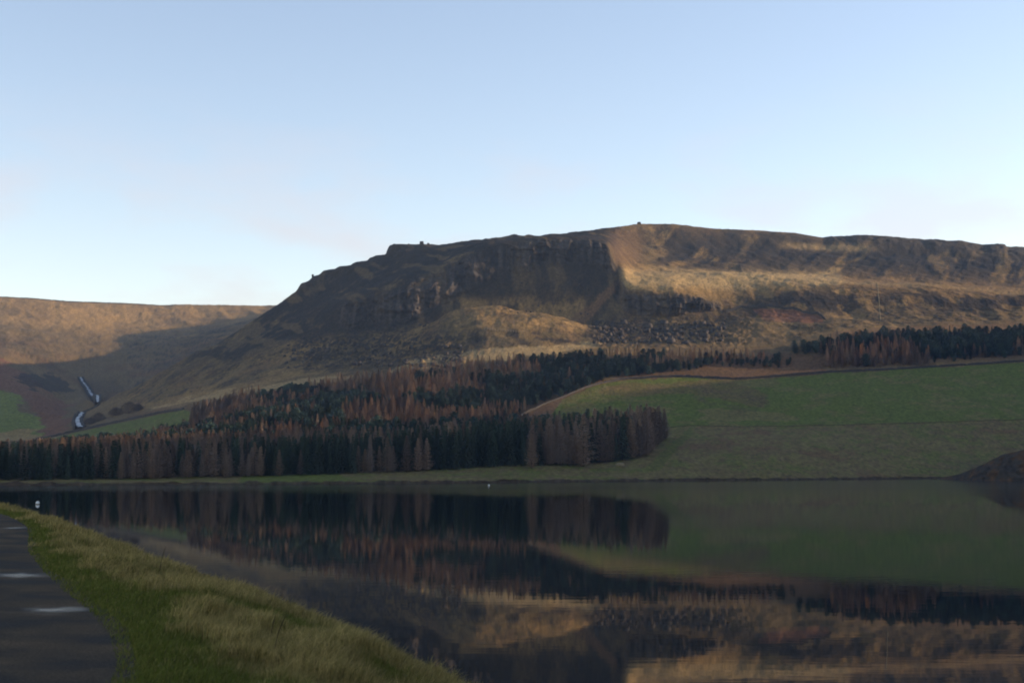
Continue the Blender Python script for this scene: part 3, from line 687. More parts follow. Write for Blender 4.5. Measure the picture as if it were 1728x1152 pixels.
lean = 0.25 + 0.75 * RNG.random(NB)
ang = RNG.normal(-0.4, 1.3, NB)
gcol = np.array([.130, .150, .024]) * (0.65 + .7 * RNG.random(NB))[:, None]
scol = np.array([.56, .40, .15]) * (0.35 + .95 * RNG.random(NB) * (.6 + .8 * tn3))[:, None]
s1 = np.clip(straw * .85 + RNG.normal(0, .25, NB), 0, 1)[:, None]
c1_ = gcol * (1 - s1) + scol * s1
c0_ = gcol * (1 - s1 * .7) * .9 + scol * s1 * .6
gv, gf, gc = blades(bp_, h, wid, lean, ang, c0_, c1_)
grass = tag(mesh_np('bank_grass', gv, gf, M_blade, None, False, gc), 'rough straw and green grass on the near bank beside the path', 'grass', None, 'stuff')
# a few dead flower stalks standing out of the turf
M_stalk = simple_mat('dead_stalk', (.05, .035, .02), .9, .3, 8)
for k, (px, py, hgt) in enumerate([(264, 975, .5), (456, 1098, .35), (470, 1108, .4)]):
    q = (GB[..., 0] - 0)
    pq, qq = proj(GB[:, kE:kE + 25, 0], np.maximum(GB[:, kE:kE + 25, 1], .5), GB[:, kE:kE + 25, 2])
    i, j = np.unravel_index(np.argmin((pq - px) ** 2 + (qq - py) ** 2), pq.shape)
    b = GB[i, j + kE]
    r0 = 0.004 + 0.0001 * b[1]
    vv, ff = [], []
    lx = random.uniform(.1, .35)
    for a in range(6):
        t = a / 5; c = b + np.array([lx * hgt * t * t, 0.1 * hgt * t, hgt * t])
        r = r0 * (1 - .6 * t) * (2.2 if a in (4,) else 1)
        for m_ in range(5):
            th = 2 * math.pi * m_ / 5; vv.append((c[0] + r * math.cos(th), c[1] + r * math.sin(th), c[2]))
    for a in range(5):
        for m_ in range(5): ff.append((a * 5 + m_, a * 5 + (m_ + 1) % 5, a * 5 + 5 + (m_ + 1) % 5, a * 5 + 5 + m_))
    lab = ['thin dead stalk leaning on the upper bank beside the narrow end of the path', 'dark dead stalk low on the bank, left of a close pair', 'dark dead stalk low on the bank, right of a close pair', 'short dead stalk at the outer rim of the bank above the water', 'short dead stalk near the bottom of the bank by the dark water', 'dead stalk at the far rim of the bank where the path bends'][k]
    tag(mesh_np('dead_stalk', vv, ff, M_stalk), lab, 'plant', 'dead stalks on the bank')

# ------------------------------------------------------------------ finding ground on the hills
NRV = int(np.searchsorted(vs, ix['beyond']))
hv = verts.reshape(-1, 3)
bvh = BVHTree.FromPolygons(hv[::1].tolist(), grid_faces(NR, NC).tolist())
CAMP = Vector((0, 0, EYE))
def ray(px, py):
    a, b = (px - CX) / F, (CY - py) / F
    cp, spn = math.cos(PITCH), math.sin(PITCH)
    return Vector((a, cp - b * spn, spn + b * cp)).normalized()
def ground(px, py):
    """first hill point seen through a photo pixel"""
    h = bvh.ray_cast(CAMP + ray(px, py) * 300, ray(px, py))
    return h[0]
def drop(x, y):
    h = bvh.ray_cast(Vector((x, y, 600)), Vector((0, 0, -1)))
    return h[0].z if h[0] else 0.0

# ------------------------------------------------------------------ trees
M_larch = simple_mat('larch_twigs', (.36, .25, .175), .9, .3, .35, .05, 0, .32, (.30, .235, .19))
M_larch2 = simple_mat('larch_twigs_pale', (.45, .31, .20), .9, .3, .35, .05, 0, .25, (.38, .29, .22))
M_spruce = simple_mat('spruce_needles', (.062, .088, .052), .8, .4, .5, .1, 0, .35, (.074, .090, .054))
M_pine = simple_mat('pine_needles', (.064, .098, .068), .8, .4, .5, .1, 0, .35, (.055, .086, .070))
M_bark = simple_mat('conifer_bark', (.075, .055, .042), .9, .3, 2, .05)
M_twig = simple_mat('bare_twigs', (.085, .058, .045), .9, .35, 1, .05)

def trunk_mesh(name, h, r, mat, sides=6, rings=6):
    vv, ff = [], []
    for a in range(rings):
        t = a / (rings - 1)
        for m in range(sides):
            th = 2 * math.pi * m / sides
            rr = r * (1 - t * .93) * (1.25 if a == 0 else 1)
            vv.append((rr * math.cos(th) + .12 * r * math.sin(4 * t), rr * math.sin(th), -0.4 + (h + .2) * t))
    for a in range(rings - 1):
        for m in range(sides): ff.append((a * sides + m, a * sides + (m + 1) % sides, (a + 1) * sides + (m + 1) % sides, (a + 1) * sides + m))
    o = mesh_np(name, vv, ff, mat); me = o.data; bpy.data.objects.remove(o); return me

def crown_mesh(name, seed, kind, mat):
    """unit-height conifer crown: whorls of limbs carrying many small spray faces"""
    r = random.Random(seed)
    vv, ff = [], []
    def tri(a, b, c):
        k = len(vv); vv.extend((a, b, c)); ff.append((k, k + 1, k + 2))
    if kind == 'larch': z0, R, nw, per, dens = .03, .24, 34, 9, 14
    elif kind == 'spruce': z0, R, nw, per, dens = .04, .20, 34, 9, 10
    else: z0, R, nw, per, dens = .04, .40, 16, 10, 12
    lobe = [r.uniform(.72, 1.2) for _ in range(8)]
    for w in range(nw):
        t = (w + r.random() * .6) / nw
        z = z0 + (1 - z0) * t
        prof = (1 - t) ** (.9 if kind == 'larch' else 1.0) if kind != 'pine' else math.sin(math.pi * min(1, .18 + .82 * t)) ** .7
        if kind == 'larch' and t < .15: prof *= .5 + t * 3.3
        for b in range(per):
            th = 2 * math.pi * (b / per + r.random() * .14 + w * .37)
            L = R * prof * (r.uniform(.4, 1.25) if kind == 'larch' else r.uniform(.55, 1.15)) * lobe[int(th * 1.2732) % 8] + .008
            up = r.uniform(.05, .4) if kind == 'larch' else (r.uniform(-.35, .05) if kind == 'spruce' else r.uniform(.1, .6))
            d = Vector((math.cos(th), math.sin(th), up)); sdv = Vector((-math.sin(th), math.cos(th), 0))
            o = Vector((0, 0, z))
            # the limb
            lw = .0022
            tri(o - sdv * lw, o + sdv * lw, o + d * L)
            for s in range(dens):
                f = r.uniform(.15, 1.0)
                q = o + d * (L * f)
                if kind == 'larch':
                    tl = r.uniform(.024, .058) * (1.1 - .4 * t); tw = .0046
                    e = Vector((r.uniform(-1, 1), r.uniform(-1, 1), r.uniform(-.5, .9)))
                    e = (d * .8 + e).normalized() * tl
                    sd2 = e.cross(Vector((r.random() - .5, r.random() - .5, 1))).normalized() * tw
                    tri(q - sd2, q + sd2, q + e)
                elif kind == 'spruce':
                    tl = r.uniform(.022, .045); tw = r.uniform(.007, .013)
                    e = (d + sdv * r.uniform(-1, 1) + Vector((0, 0, r.uniform(-.8, -.1)))).normalized() * tl
                    sd2 = e.cross(Vector((r.random() - .5, r.random() - .5, 1))).normalized() * tw
                    tri(q - sd2, q + sd2, q + e)
                else:
                    tl = r.uniform(.045, .09); tw = r.uniform(.016, .03)
                    e = Vector((r.uniform(-1, 1), r.uniform(-1, 1), r.uniform(-.4, 1))).normalized() * tl
                    sd2 = e.cross(Vector((r.random() - .5, r.random() - .5, 1))).normalized() * tw
                    tri(q - sd2, q + sd2, q + e)
    o = mesh_np(name, [tuple(v) for v in vv], ff, mat); me = o.data; bpy.data.objects.remove(o); return me
KINDS = []
for k in range(6):
    KINDS.append(('larch', crown_mesh('crown', 50 + k, 'larch', M_larch if k < 4 else M_larch2), trunk_mesh('trunk', .96, .010, M_bark)))
for k in range(4):
    KINDS.append(('spruce', crown_mesh('crown', 80 + k, 'spruce', M_spruce), trunk_mesh('trunk', .95, .011, M_bark)))
for k in range(3):
    KINDS.append(('pine', crown_mesh('crown', 90 + k, 'pine', M_pine), trunk_mesh('trunk', .85, .018, M_bark)))
NAMES = {'larch': 'larch_tree', 'spruce': 'spruce_tree', 'pine': 'pine_tree'}

def scatter(poly, spacing):
    """jittered points on the hills whose ground falls inside a photo polygon"""
    poly = np.array(poly, float)
    ok = inpoly(PX, PY, [tuple(p) for p in poly]) & (V < ix['knoll'] + .2)
    ys, xs = DY[ok], Xf[ok]
    if len(xs) == 0: return np.zeros((0, 3))
    gx, gy = np.meshgrid(np.arange(xs.min(), xs.max(), spacing), np.arange(ys.min(), ys.max(), spacing))
    gx = gx.ravel() + RNG.uniform(-.5, .5, gx.size) * spacing; gy = gy.ravel() + RNG.uniform(-.5, .5, gy.size) * spacing
    # height from the swept sheet (nearest column, interpolate along it)
    out = []
    uu = gx / gy
    ci = np.clip(np.searchsorted(us, uu), 1, NC - 1)
    rmax = int(np.searchsorted(vs, ix['dip']))
    for c in np.unique(ci):
        m = ci == c
        dcol = np.maximum.accumulate(DY[:rmax, c])
        z = np.interp(gy[m], dcol, Zf[:rmax, c])
        out.append(np.stack([gx[m], gy[m], z], 1))
    P3 = np.concatenate(out)
    a, b = proj(P3[:, 0], P3[:, 1], P3[:, 2])
    return P3[inpoly(a, b, [tuple(p) for p in poly])]

TREES = []     # x, y, z, height, kind index, zone
def plant(poly, spacing, hfun, mixfun, zone, thin=1.0):
    pts = scatter(poly, spacing)
    if thin < 1: pts = pts[RNG.random(len(pts)) < thin]
    a, b = proj(pts[:, 0], pts[:, 1], pts[:, 2])
    pn = fbm(pts[:, 0] / 35, pts[:, 1] / 35, 0, 501, 3)
    for p, x, y, n in zip(pts, a, b, pn):
        k = mixfun(x, y, n)
        if k is None: continue
        hh_ = hfun(x, y, k) * random.uniform(.68, 1.18)
        i = random.choice({'larch': range(0, 6), 'spruce': range(6, 10), 'pine': range(10, 13)}[k])
        TREES.append((p[0], p[1], p[2], hh_, i, zone))
def lower_mix(x, y, n):
    n += random.uniform(-.055, .055)
    if x > 1060: return 'larch' if random.random() < .92 else 'spruce'
    lim = .62 if x < 450 else .50
    return 'larch' if n < lim or (x > 930 and random.random() < .35) else 'spruce'
plant([(-160, 812), (0, 811), (250, 808), (400, 805), (540, 801), (700, 796), (860, 787), (985, 785), (1090, 772), (1128, 738), (1085, 742), (1000, 752), (900, 760), (700, 768), (400, 780), (200, 790), (0, 798), (-160, 800)],
      4.1, lambda x, y, k: float(np.interp(x, [0, 400, 650, 850, 1000, 1130], [11, 12, 13, 16, 17.5, 16])), lower_mix, 'front')
plant([(-160, 800), (0, 798), (200, 790), (400, 780), (700, 768), (900, 760), (1000, 752), (1000, 746), (930, 748), (860, 722), (740, 722), (640, 716), (500, 710), (400, 715), (330, 733), (290, 742), (200, 762), (0, 781), (-160, 785)],
      4.1, lambda x, y, k: 10 if x < 700 else 11.5, lambda x, y, n: 'larch' if n + random.uniform(-.06, .06) < .58 else ('spruce' if random.random() < .75 else 'pine'), 'back')
def upper_mix(x, y, n):
    n += random.uniform(-.05, .05)
    if y < 612 + (700 - x) * .14 + 24 and x < 900: return 'larch' if n < .62 else 'pine'
    return 'larch' if n < (.54 if x < 700 else (.44 if x < 1000 else .34)) else 'pine'
plant([(318, 738), (322, 704), (400, 678), (480, 664), (560, 654), (640, 645), (700, 632), (760, 620), (850, 612), (940, 604), (1000, 600), (1130, 600), (1240, 604), (1340, 610), (1210, 613), (1170, 624), (1130, 630), (1040, 637), (1000, 649), (945, 671), (900, 684), (860, 712), (790, 712), (700, 700), (640, 702), (500, 706), (400, 716)],
      3.8, lambda x, y, k: (8.2 if k == 'larch' else 6) * (1.1 if x < 700 else .9), upper_mix, 'upper', .86)
plant([(1330, 596), (1400, 578), (1500, 568), (1728, 563), (2200, 555), (2200, 585), (1728, 600), (1620, 606), (1570, 606), (1540, 604), (1400, 600)],
      4.1, lambda x, y, k: 9 if k == 'larch' else 7.5, lambda x, y, n: 'larch' if n + random.uniform(-.1, .1) < .53 else ('pine' if random.random() < .8 else 'spruce'), 'right')
plant([(1385, 622), (1400, 600), (1570, 604), (1570, 616)], 4.4, lambda x, y, k: 9.5, lambda x, y, n: 'larch' if random.random() < .9 else 'pine', 'right')
plant([(1180, 618), (1200, 606), (1330, 604), (1340, 618), (1300, 622)], 5.5, lambda x, y, k: 4.2, lambda x, y, n: 'pine', 'young', .75)
plant([(820, 690), (880, 665), (930, 672), (880, 698), (830, 712)], 6.5, lambda x, y, k: 5.5, lambda x, y, n: 'pine', 'young', .7)
plant([(1570, 614), (1580, 606), (1728, 602), (1728, 606)], 8, lambda x, y, k: 5.5, lambda x, y, n: 'pine' if random.random() < .7 else 'larch', 'young', .7)

TA = np.array([(t[0], t[1], t[2], t[3], t[4]) for t in TREES])
tx, tyb = proj(TA[:, 0], TA[:, 1], TA[:, 2]); _, tyt = proj(TA[:, 0], TA[:, 1], TA[:, 2] + TA[:, 3])
order = np.argsort(TA[:, 1])
cover_top = np.full(600, 2000.0); score = np.zeros(len(TA))
for i in order:
    b0, b1 = int((tx[i] + 200) / 4) - 1, int((tx[i] + 200) / 4) + 2
    if b0 < 0 or b1 >= 600 or tx[i] < 0 or tx[i] > 1728: continue
    vis = np.clip(np.minimum(cover_top[b0:b1], tyb[i]) - tyt[i], 0, None).mean()
    score[i] = vis * (0.25 * (tyb[i] - tyt[i]))
    cover_top[b0:b1] = np.minimum(cover_top[b0:b1], tyt[i] + 0.3 * (tyb[i] - tyt[i]))
single = np.zeros(len(TA), bool)
for kind in ('larch', 'spruce', 'pine'):
    m = np.array([KINDS[int(k)][0] == kind for k in TA[:, 4]])
    idx = np.where(m)[0]; idx = idx[np.argsort(-score[idx])][:290]
    single[idx[score[idx] > 0]] = True
SIZE_CUT = {'front': 12, 'back': 10, 'upper': 7, 'right': 8, 'young': 5}
LAB = {('larch', 'front'): 'russet shore larch', ('spruce', 'front'): 'dark shore spruce', ('larch', 'back'): 'russet inner larch', ('spruce', 'back'): 'dark inner spruce',
       ('pine', 'back'): 'bushy inner pine', ('larch', 'upper'): 'russet upslope larch', ('pine', 'upper'): 'bushy upslope pine', ('larch', 'right'): 'russet larch of the high plantation',
       ('spruce', 'right'): 'dark spruce of the high plantation', ('pine', 'right'): 'bushy pine of the high plantation', ('pine', 'young'): 'young clearing pine', ('larch', 'young'): 'young clearing larch'}
ONES = ['', 'first', 'second', 'third', 'fourth', 'fifth', 'sixth', 'seventh', 'eighth', 'ninth', 'tenth', 'eleventh', 'twelfth', 'thirteenth', 'fourteenth', 'fifteenth', 'sixteenth', 'seventeenth', 'eighteenth', 'nineteenth']
def ordinal(k):
    if k < 20: return ONES[k]
    t_ = {2: 'twent', 3: 'thirt', 4: 'fort', 5: 'fift', 6: 'sixt'}[k // 10]
    return t_ + 'ieth' if k % 10 == 0 else t_ + 'y-' + ONES[k % 10]
GRP = {'front': 'trees in the front rows along the far shore', 'back': 'trees inside the shore plantation', 'upper': 'trees on the upper slope', 'right': 'trees of the high plantation at right', 'young': 'young trees on the clearing'}
protos = {}
def make_tree(kind_i, loc, h, label, group, rz, fat=1.0):
    kind, cm, tm = KINDS[kind_i]
    e = empty(NAMES[kind], loc, label, 'tree', group, rz)
    e.scale = (h * fat, h * fat, h)
    obj('trunk', tm, e); c = obj('crown', cm, e)
    protos.setdefault(kind_i, (e.children[0], c))
    return e
PLACE = {'front': [(90, 'at the far left end'), (180, 'below the lowest cascade'), (270, 'below the small green field'), (350, 'where the small green field ends'), (430, 'left of the bright green shore patch'), (510, 'above the bright green shore patch'), (590, 'right of the bright green shore patch'), (670, 'below the left foot of the crags'), (750, 'below the tall crags'), (830, 'left of the far white buoy'), (890, 'right of the far white buoy'), (960, 'left of the lone spreading larch'), (1030, 'right of the lone spreading larch'), (1080, 'near the right corner of the wood'), (9999, 'at the wood corner by the green lane')],
         'back': [(120, 'below the far left pasture'), (230, 'just below the small green field'), (330, 'at the right end of the small green field'), (430, 'below the left ridge'), (530, 'left of the middle of the wood'), (630, 'below the boulder slope'), (720, 'below the pale clearing'), (800, 'right of the pale clearing'), (880, 'below the lower end of the long wall'), (9999, 'below the pasture corner')],
         'upper': [(420, 'at the left tip of the upper wood'), (510, 'below the golden strip at left'), (600, 'below the dark boulder slope'), (690, 'left of the golden bank'), (780, 'just below the golden bank'), (860, 'below the grassy knoll'), (940, 'right of the knoll'), (1020, 'above the bend of the long wall'), (1110, 'above the pasture corner'), (1200, 'below the right cliff'), (9999, 'at the right tip of the upper wood')],
         'right': [(1420, 'at its left edge'), (1500, 'below the bracken scar wall'), (1580, 'below the thin pale track'), (1660, 'right of the pale track'), (9999, 'near the right picture edge')],
         'young': [(940, 'near the lower end of the long wall'), (1260, 'left of the middle'), (1400, 'right of the middle'), (9999, 'at the right end of the long wall')]}
seen_lab = {}
for i in np.where(single)[0]:
    zone_ = TREES[i][5]
    pl_ = [t for lim_, t in PLACE[zone_] if tx[i] < lim_][0]
    k_ = KINDS[int(TA[i, 4])][0]
    seen_lab[i] = ('tall ' if TA[i, 3] > SIZE_CUT[zone_] else 'short ') + LAB[(k_, zone_)] + ' ' + pl_
by_lab = {}
for i in sorted(seen_lab, key=lambda q: tx[q]): by_lab.setdefault(seen_lab[i], []).append(i)
for lab_, ids in by_lab.items():
    if len(ids) > 1:
        for k_, i in enumerate(ids): seen_lab[i] = lab_ + ', ' + ordinal(k_ + 1) + ' from left'
for i in np.where(single)[0]:
    kind = KINDS[int(TA[i, 4])][0]; zone = TREES[i][5]
    make_tree(int(TA[i, 4]), (TA[i, 0], TA[i, 1], TA[i, 2] - .1), TA[i, 3], seen_lab[i], kind + ' ' + GRP[zone], random.random() * 6.28, random.uniform(.8, 1.2))
# two trees that stand out at the plantation's edge
for px, py, h, k, lab in [(984, 786, 22, 4, 'pale spreading larch standing alone in front of dark spruces at the shore'), (897, 789, 14, 5, 'short pale larch in front of dark spruces, left of the lone spreading larch')]:
    g = ground(px, py) or Vector((0, 560, 5))
    make_tree(k, (g.x, g.y - 3, drop(g.x, g.y - 3) - .1), h, lab, 'larches in front of the spruces', 1.0, 1.15)
# everything else of the wood: one mass
rest = np.where(~single)[0]
pm = bpy.data.meshes.new('plantation')
pm.vertices.add(len(rest)); pm.vertices.foreach_set('co', (TA[rest, :3] - [0, 0, .1]).astype(np.float32).ravel())
for nm, ty, dat in (('tree_scale', 'FLOAT', TA[rest, 3]), ('tree_turn', 'FLOAT', RNG.random(len(rest)) * 6.28), ('tree_kind', 'INT', TA[rest, 4].astype(np.int32)), ('tree_fat', 'FLOAT', RNG.uniform(.8, 1.2, len(rest)))):
    at = pm.attributes.new(nm, ty, 'POINT'); at.data.foreach_set('value', np.asarray(dat, np.int32 if ty == 'INT' else np.float32))
wood = tag(obj('plantation', pm), 'mass of russet larches and dark conifers covering the far slope', 'woodland', None, 'stuff')
ng = bpy.data.node_groups.new('plantation_trees', 'GeometryNodeTree')
ng.interface.new_socket('Geometry', in_out='INPUT', socket_type='NodeSocketGeometry'); ng.interface.new_socket('Geometry', in_out='OUTPUT', socket_type='NodeSocketGeometry')
gi, go = ng.nodes.new('NodeGroupInput'), ng.nodes.new('NodeGroupOutput')
join_all = ng.nodes.new('GeometryNodeJoinGeometry')
def attr(nm, ty):
    a = ng.nodes.new('GeometryNodeInputNamedAttribute'); a.data_type = ty; a.inputs['Name'].default_value = nm
    return [o for o in a.outputs if o.enabled and o.name == 'Attribute'][0]
k_at, s_at, r_at, f_at = attr('tree_kind', 'INT'), attr('tree_scale', 'FLOAT'), attr('tree_turn', 'FLOAT'), attr('tree_fat', 'FLOAT')
mu = ng.nodes.new('ShaderNodeMath'); mu.operation = 'MULTIPLY'; ng.links.new(s_at, mu.inputs[0]); ng.links.new(f_at, mu.inputs[1])
cs = ng.nodes.new('ShaderNodeCombineXYZ'); ng.links.new(mu.outputs[0], cs.inputs[0]); ng.links.new(mu.outputs[0], cs.inputs[1]); ng.links.new(s_at, cs.inputs[2])
crt = ng.nodes.new('ShaderNodeCombineXYZ'); ng.links.new(r_at, crt.inputs[2])
for k in range(len(KINDS)):
    if k not in protos: continue
    cmp_ = ng.nodes.new('FunctionNodeCompare'); cmp_.data_type = 'INT'; cmp_.operation = 'EQUAL'
    ii = [s for s in cmp_.inputs if s.enabled]
    ng.links.new(k_at, ii[0]); ii[1].default_value = k
    jn = ng.nodes.new('GeometryNodeJoinGeometry')
    for o in protos[k]:
        oi = ng.nodes.new('GeometryNodeObjectInfo'); oi.inputs['Object'].default_value = o; oi.transform_space = 'ORIGINAL'
        ng.links.new(oi.outputs['Geometry'], jn.inputs[0])
    ip = ng.nodes.new('GeometryNodeInstanceOnPoints')
    ng.links.new(gi.outputs[0], ip.inputs['Points']); ng.links.new(cmp_.outputs[0], ip.inputs['Selection']); ng.links.new(jn.outputs[0], ip.inputs['Instance'])
    ng.links.new(crt.outputs[0], ip.inputs['Rotation']); ng.links.new(cs.outputs[0], ip.inputs['Scale'])
    ng.links.new(ip.outputs[0], join_all.inputs[0])
ng.links.new(join_all.outputs[0], go.inputs[0])
md = wood.modifiers.new('trees', 'NODES'); md.node_group = ng
print('TREES', len(TREES), 'single', int(single.sum()))

# ------------------------------------------------------------------ walls, spillway, rocks, buoys
M_stone = simple_mat('dark_gritstone', (.060, .052, .045), .95, .45, 1.2, .05, .5)
M_rock = simple_mat('crag_rock', (.058, .050, .044), .95, .45, .5, .05, .6)
M_post = simple_mat('weathered_post', (.30, .25, .19), .9, .25, 4, .05)

def stone_wall(name, pts_px, h, thick, label, mat=M_stone, step=1.6):
    """a rough dry stone wall laid along the ground seen at the given photo pixels"""
    P3 = [g for g in (ground(*p) for p in pts_px) if g]
    P3 = resample([tuple(p) for p in P3], 60)
    L = np.linalg.norm(np.diff(P3[:, :2], axis=0), axis=1).sum()
    n = max(8, int(L / step)); P3 = resample(P3, n)
    t = np.gradient(P3[:, :2], axis=0); t /= np.linalg.norm(t, axis=1)[:, None] + 1e-9; nn = np.stack([t[:, 1], -t[:, 0]], 1)
    zg = np.array([drop(x, y) for x, y in P3[:, :2]])
    hh_ = h * (0.85 + .3 * RNG.random(n)) * np.where(RNG.random(n) < .04, .55, 1)
    ring = []
    for (o_, f_) in ((-.5, -.4), (-.36, .55), (-.3, .97), (.3, 1.0), (.36, .5), (.5, -.4)):
        xy = P3[:, :2] + nn * (o_ * thick + RNG.uniform(-.05, .05, n))[:, None]
        z = zg + (f_ * hh_ if f_ > 0 else f_)
        ring.append(np.concatenate([xy, z[:, None]], 1))
    G = np.stack(ring, 1)
    f = grid_faces(n, 6)
    return tag(mesh_np(name, G.reshape(-1, 3), f, mat), label, 'wall')
stone_wall('dry_stone_wall', [(862, 712), (890, 695), (920, 682), (950, 671), (985, 656), (1010, 648), (1050, 640), (1100, 637), (1150, 635), (1200, 638), (1250, 640), (1300, 636), (1350, 632), (1400, 628), (1500, 624), (1600, 618), (1728, 610), (1800, 606)], 1.35, .8, 'long dark stone wall along the upper edge of the green pasture')
stone_wall('dry_stone_wall', [(40, 748), (64, 742), (110, 732), (170, 719), (230, 706), (270, 697), (310, 691)], 1.6, 1.0, 'dark stone wall above the small green field at the left')
stone_wall('dry_stone_wall', [(1128, 722), (1150, 719), (1170, 718), (1250, 720), (1400, 717.5), (1560, 713), (1728, 708), (1800, 705)], .4, .6, 'low faint wall between the green pasture and the rough grass below', simple_mat('mossy_stone', (.10, .085, .045), .95, .4, 1.2, .05))
stone_wall('dry_stone_wall', [(1225, 527), (1250, 519), (1290, 516), (1340, 521), (1380, 529), (1392, 540)], 1.8, 1.2, 'curved dark wall around the red bracken patch on the upper slope')
M_palewall = simple_mat('pale_track', (.24, .19, .11), .95, .2, 2, .05)
stone_wall('stone_track', [(1480, 477), (1482, 495), (1484, 515), (1486, 540)], .22, .7, 'thin pale straight line climbing the slope to the bright grassy bench', M_palewall)['category'] = 'track'

# post-and-wire fence on the knoll
gp = [ground(x, 556 + (x - 818) * .09) for x in np.linspace(818, 884, 16)]
gp = [g for g in gp if g]
fe = empty('post_fence', gp[0], 'row of small pale fence posts on the grassy knoll below the crags', 'fence')
pmesh = None
for g in gp:
    if pmesh is None:
        vv = [(sx * (.16 - .03 * (z > 0)), sy * (.16 - .03 * (z > 0)), z) for z in (-.5, 1.3, 1.45) for sx, sy in ((-1, -1), (1, -1), (1, 1), (-1, 1))]
        vv = vv[:8] + [(x * .6, y * .6, z) for x, y, z in vv[8:]]
        ff = [(a * 4 + i, a * 4 + (i + 1) % 4, a * 4 + 4 + (i + 1) % 4, a * 4 + 4 + i) for a in range(2) for i in range(4)] + [(8, 9, 10, 11)]
        o = mesh_np('post', vv, ff, M_post, fe); pmesh = o.data
    else: o = obj('post', pmesh, fe)
    o.location = g - gp[0]
for hz_ in (.6, 1.15):
    vv = []
    for g in gp:
        for s in (-1, 1): vv.append(tuple(Vector((g.x, g.y, g.z + hz_ + s * .03)) - gp[0]))
    mesh_np('wire', vv, [(2 * i, 2 * i + 2, 2 * i + 3, 2 * i + 1) for i in range(len(gp) - 1)], M_post, fe)

# stone spillway: a stepped chute in two flights, white water in it
M_foam, n_, l_, p_ = new_mat('white_water')
tc_ = n_.new('ShaderNodeTexCoord'); f1 = n_.new('ShaderNodeTexNoise'); f1.inputs['Scale'].default_value = .35; f1.inputs['Detail'].default_value = 6
l_.new(tc_.outputs['Object'], f1.inputs['Vector'])
fr = n_.new('ShaderNodeValToRGB'); fr.color_ramp.elements[0].position = .44; fr.color_ramp.elements[1].position = .60
fr.color_ramp.elements[0].color = (.015, .018, .02, 1); fr.color_ramp.elements[1].color = (.36, .39, .43, 1)
l_.new(f1.outputs['Fac'], fr.inputs[0]); l_.new(fr.outputs[0], p_.inputs['Base Color']); p_.inputs['Roughness'].default_value = .35
def chute(pts_px, widths, label, wall_h=2.6):
    P3 = [ground(*p) for p in pts_px]
    ok = [i for i, g in enumerate(P3) if g]
    P3 = np.array([tuple(P3[i]) for i in ok]); W = np.array([widths[i] for i in ok])
    d = np.concatenate([P3, W[:, None]], 1); d = resample(d, 40)
    # keep the fall steady
    d[:, 2] = np.interp(np.arange(40), np.linspace(0, 39, len(P3)), np.sort(P3[:, 2])[::-1] if P3[0, 2] > P3[-1, 2] else P3[:, 2])
    t = np.gradient(d[:, :2], axis=0); t /= np.linalg.norm(t, axis=1)[:, None]; nn = np.stack([t[:, 1], -t[:, 0]], 1)
    e = empty('spillway', tuple(d[0, :3]), label, 'spillway')
    o0 = d[0, :3]
    steps = np.floor(np.arange(40) / 3) / 13.0
    zs = d[:, 2] + .9 + .5 * np.floor(np.arange(40) / 4 % 2)
    L_ = np.concatenate([d[:, :2] - nn * d[:, 3:4] / 2, zs[:, None]], 1) - o0; R2 = np.concatenate([d[:, :2] + nn * d[:, 3:4] / 2, zs[:, None]], 1) - o0
    mid = (L_ + R2) / 2
    mesh_np('stone_bed', np.stack([L_, mid - [0, 0, .3], R2], 1).reshape(-1, 3), grid_faces(40, 3), M_stone, e)
    sh_ = (RNG.random((40, 1)) - .5) * .25; hw = .26 + .12 * RNG.random((40, 1))
    wl_ = mid + (L_ - R2) * (hw + sh_); wr_ = mid - (L_ - R2) * (hw - sh_)
    wl_[:, 2] += .15; wr_[:, 2] += .15; wm_ = (wl_ + wr_) / 2; wm_[:, 2] += .2
    mesh_np('falling_water', np.stack([wl_, wm_, wr_], 1).reshape(-1, 3), grid_faces(40, 3), M_foam, e)
    for S, sg in ((L_, -1), (R2, 1)):
        o_ = np.concatenate([nn * sg, np.zeros((40, 1))], 1)
        ringv = np.stack([S + [0, 0, -3], S + [0, 0, wall_h * .45], S + o_ * 1.6 + [0, 0, wall_h * .45], S + o_ * 2.0 + [0, 0, -3]], 1)
        mesh_np('side_wall', ringv.reshape(-1, 3), grid_faces(40, 4), M_stone, e)
    return e
chute([(136, 638), (140, 645), (144, 651), (148, 657), (152, 664), (157, 671)], [3.2, 3.4, 3.6, 3.8, 4.2, 5], 'long narrow stone chute with a thread of white water on the left hillside')
chute([(160, 672), (163, 676), (165, 681)], [6.5, 5, 3], 'short white cascade at the foot of the long stone chute')
chute([(139, 697), (136, 703), (132, 709), (130, 714), (132, 719), (135, 723)], [5, 4.2, 4.2, 5, 5, 5.5], 'lowest white cascade just above the small green field', 2.2)

stone_wall('channel_wall', [(168, 681), (163, 686), (156, 690), (147, 694), (139, 697)], 1.6, 2.2, 'dark curved channel wall linking the upper and the lowest cascade')
stone_wall('channel_wall', [(127, 700), (124, 706), (122, 713), (126, 720)], 1.8, 1.4, 'dark retaining wall on the left of the lowest cascade')

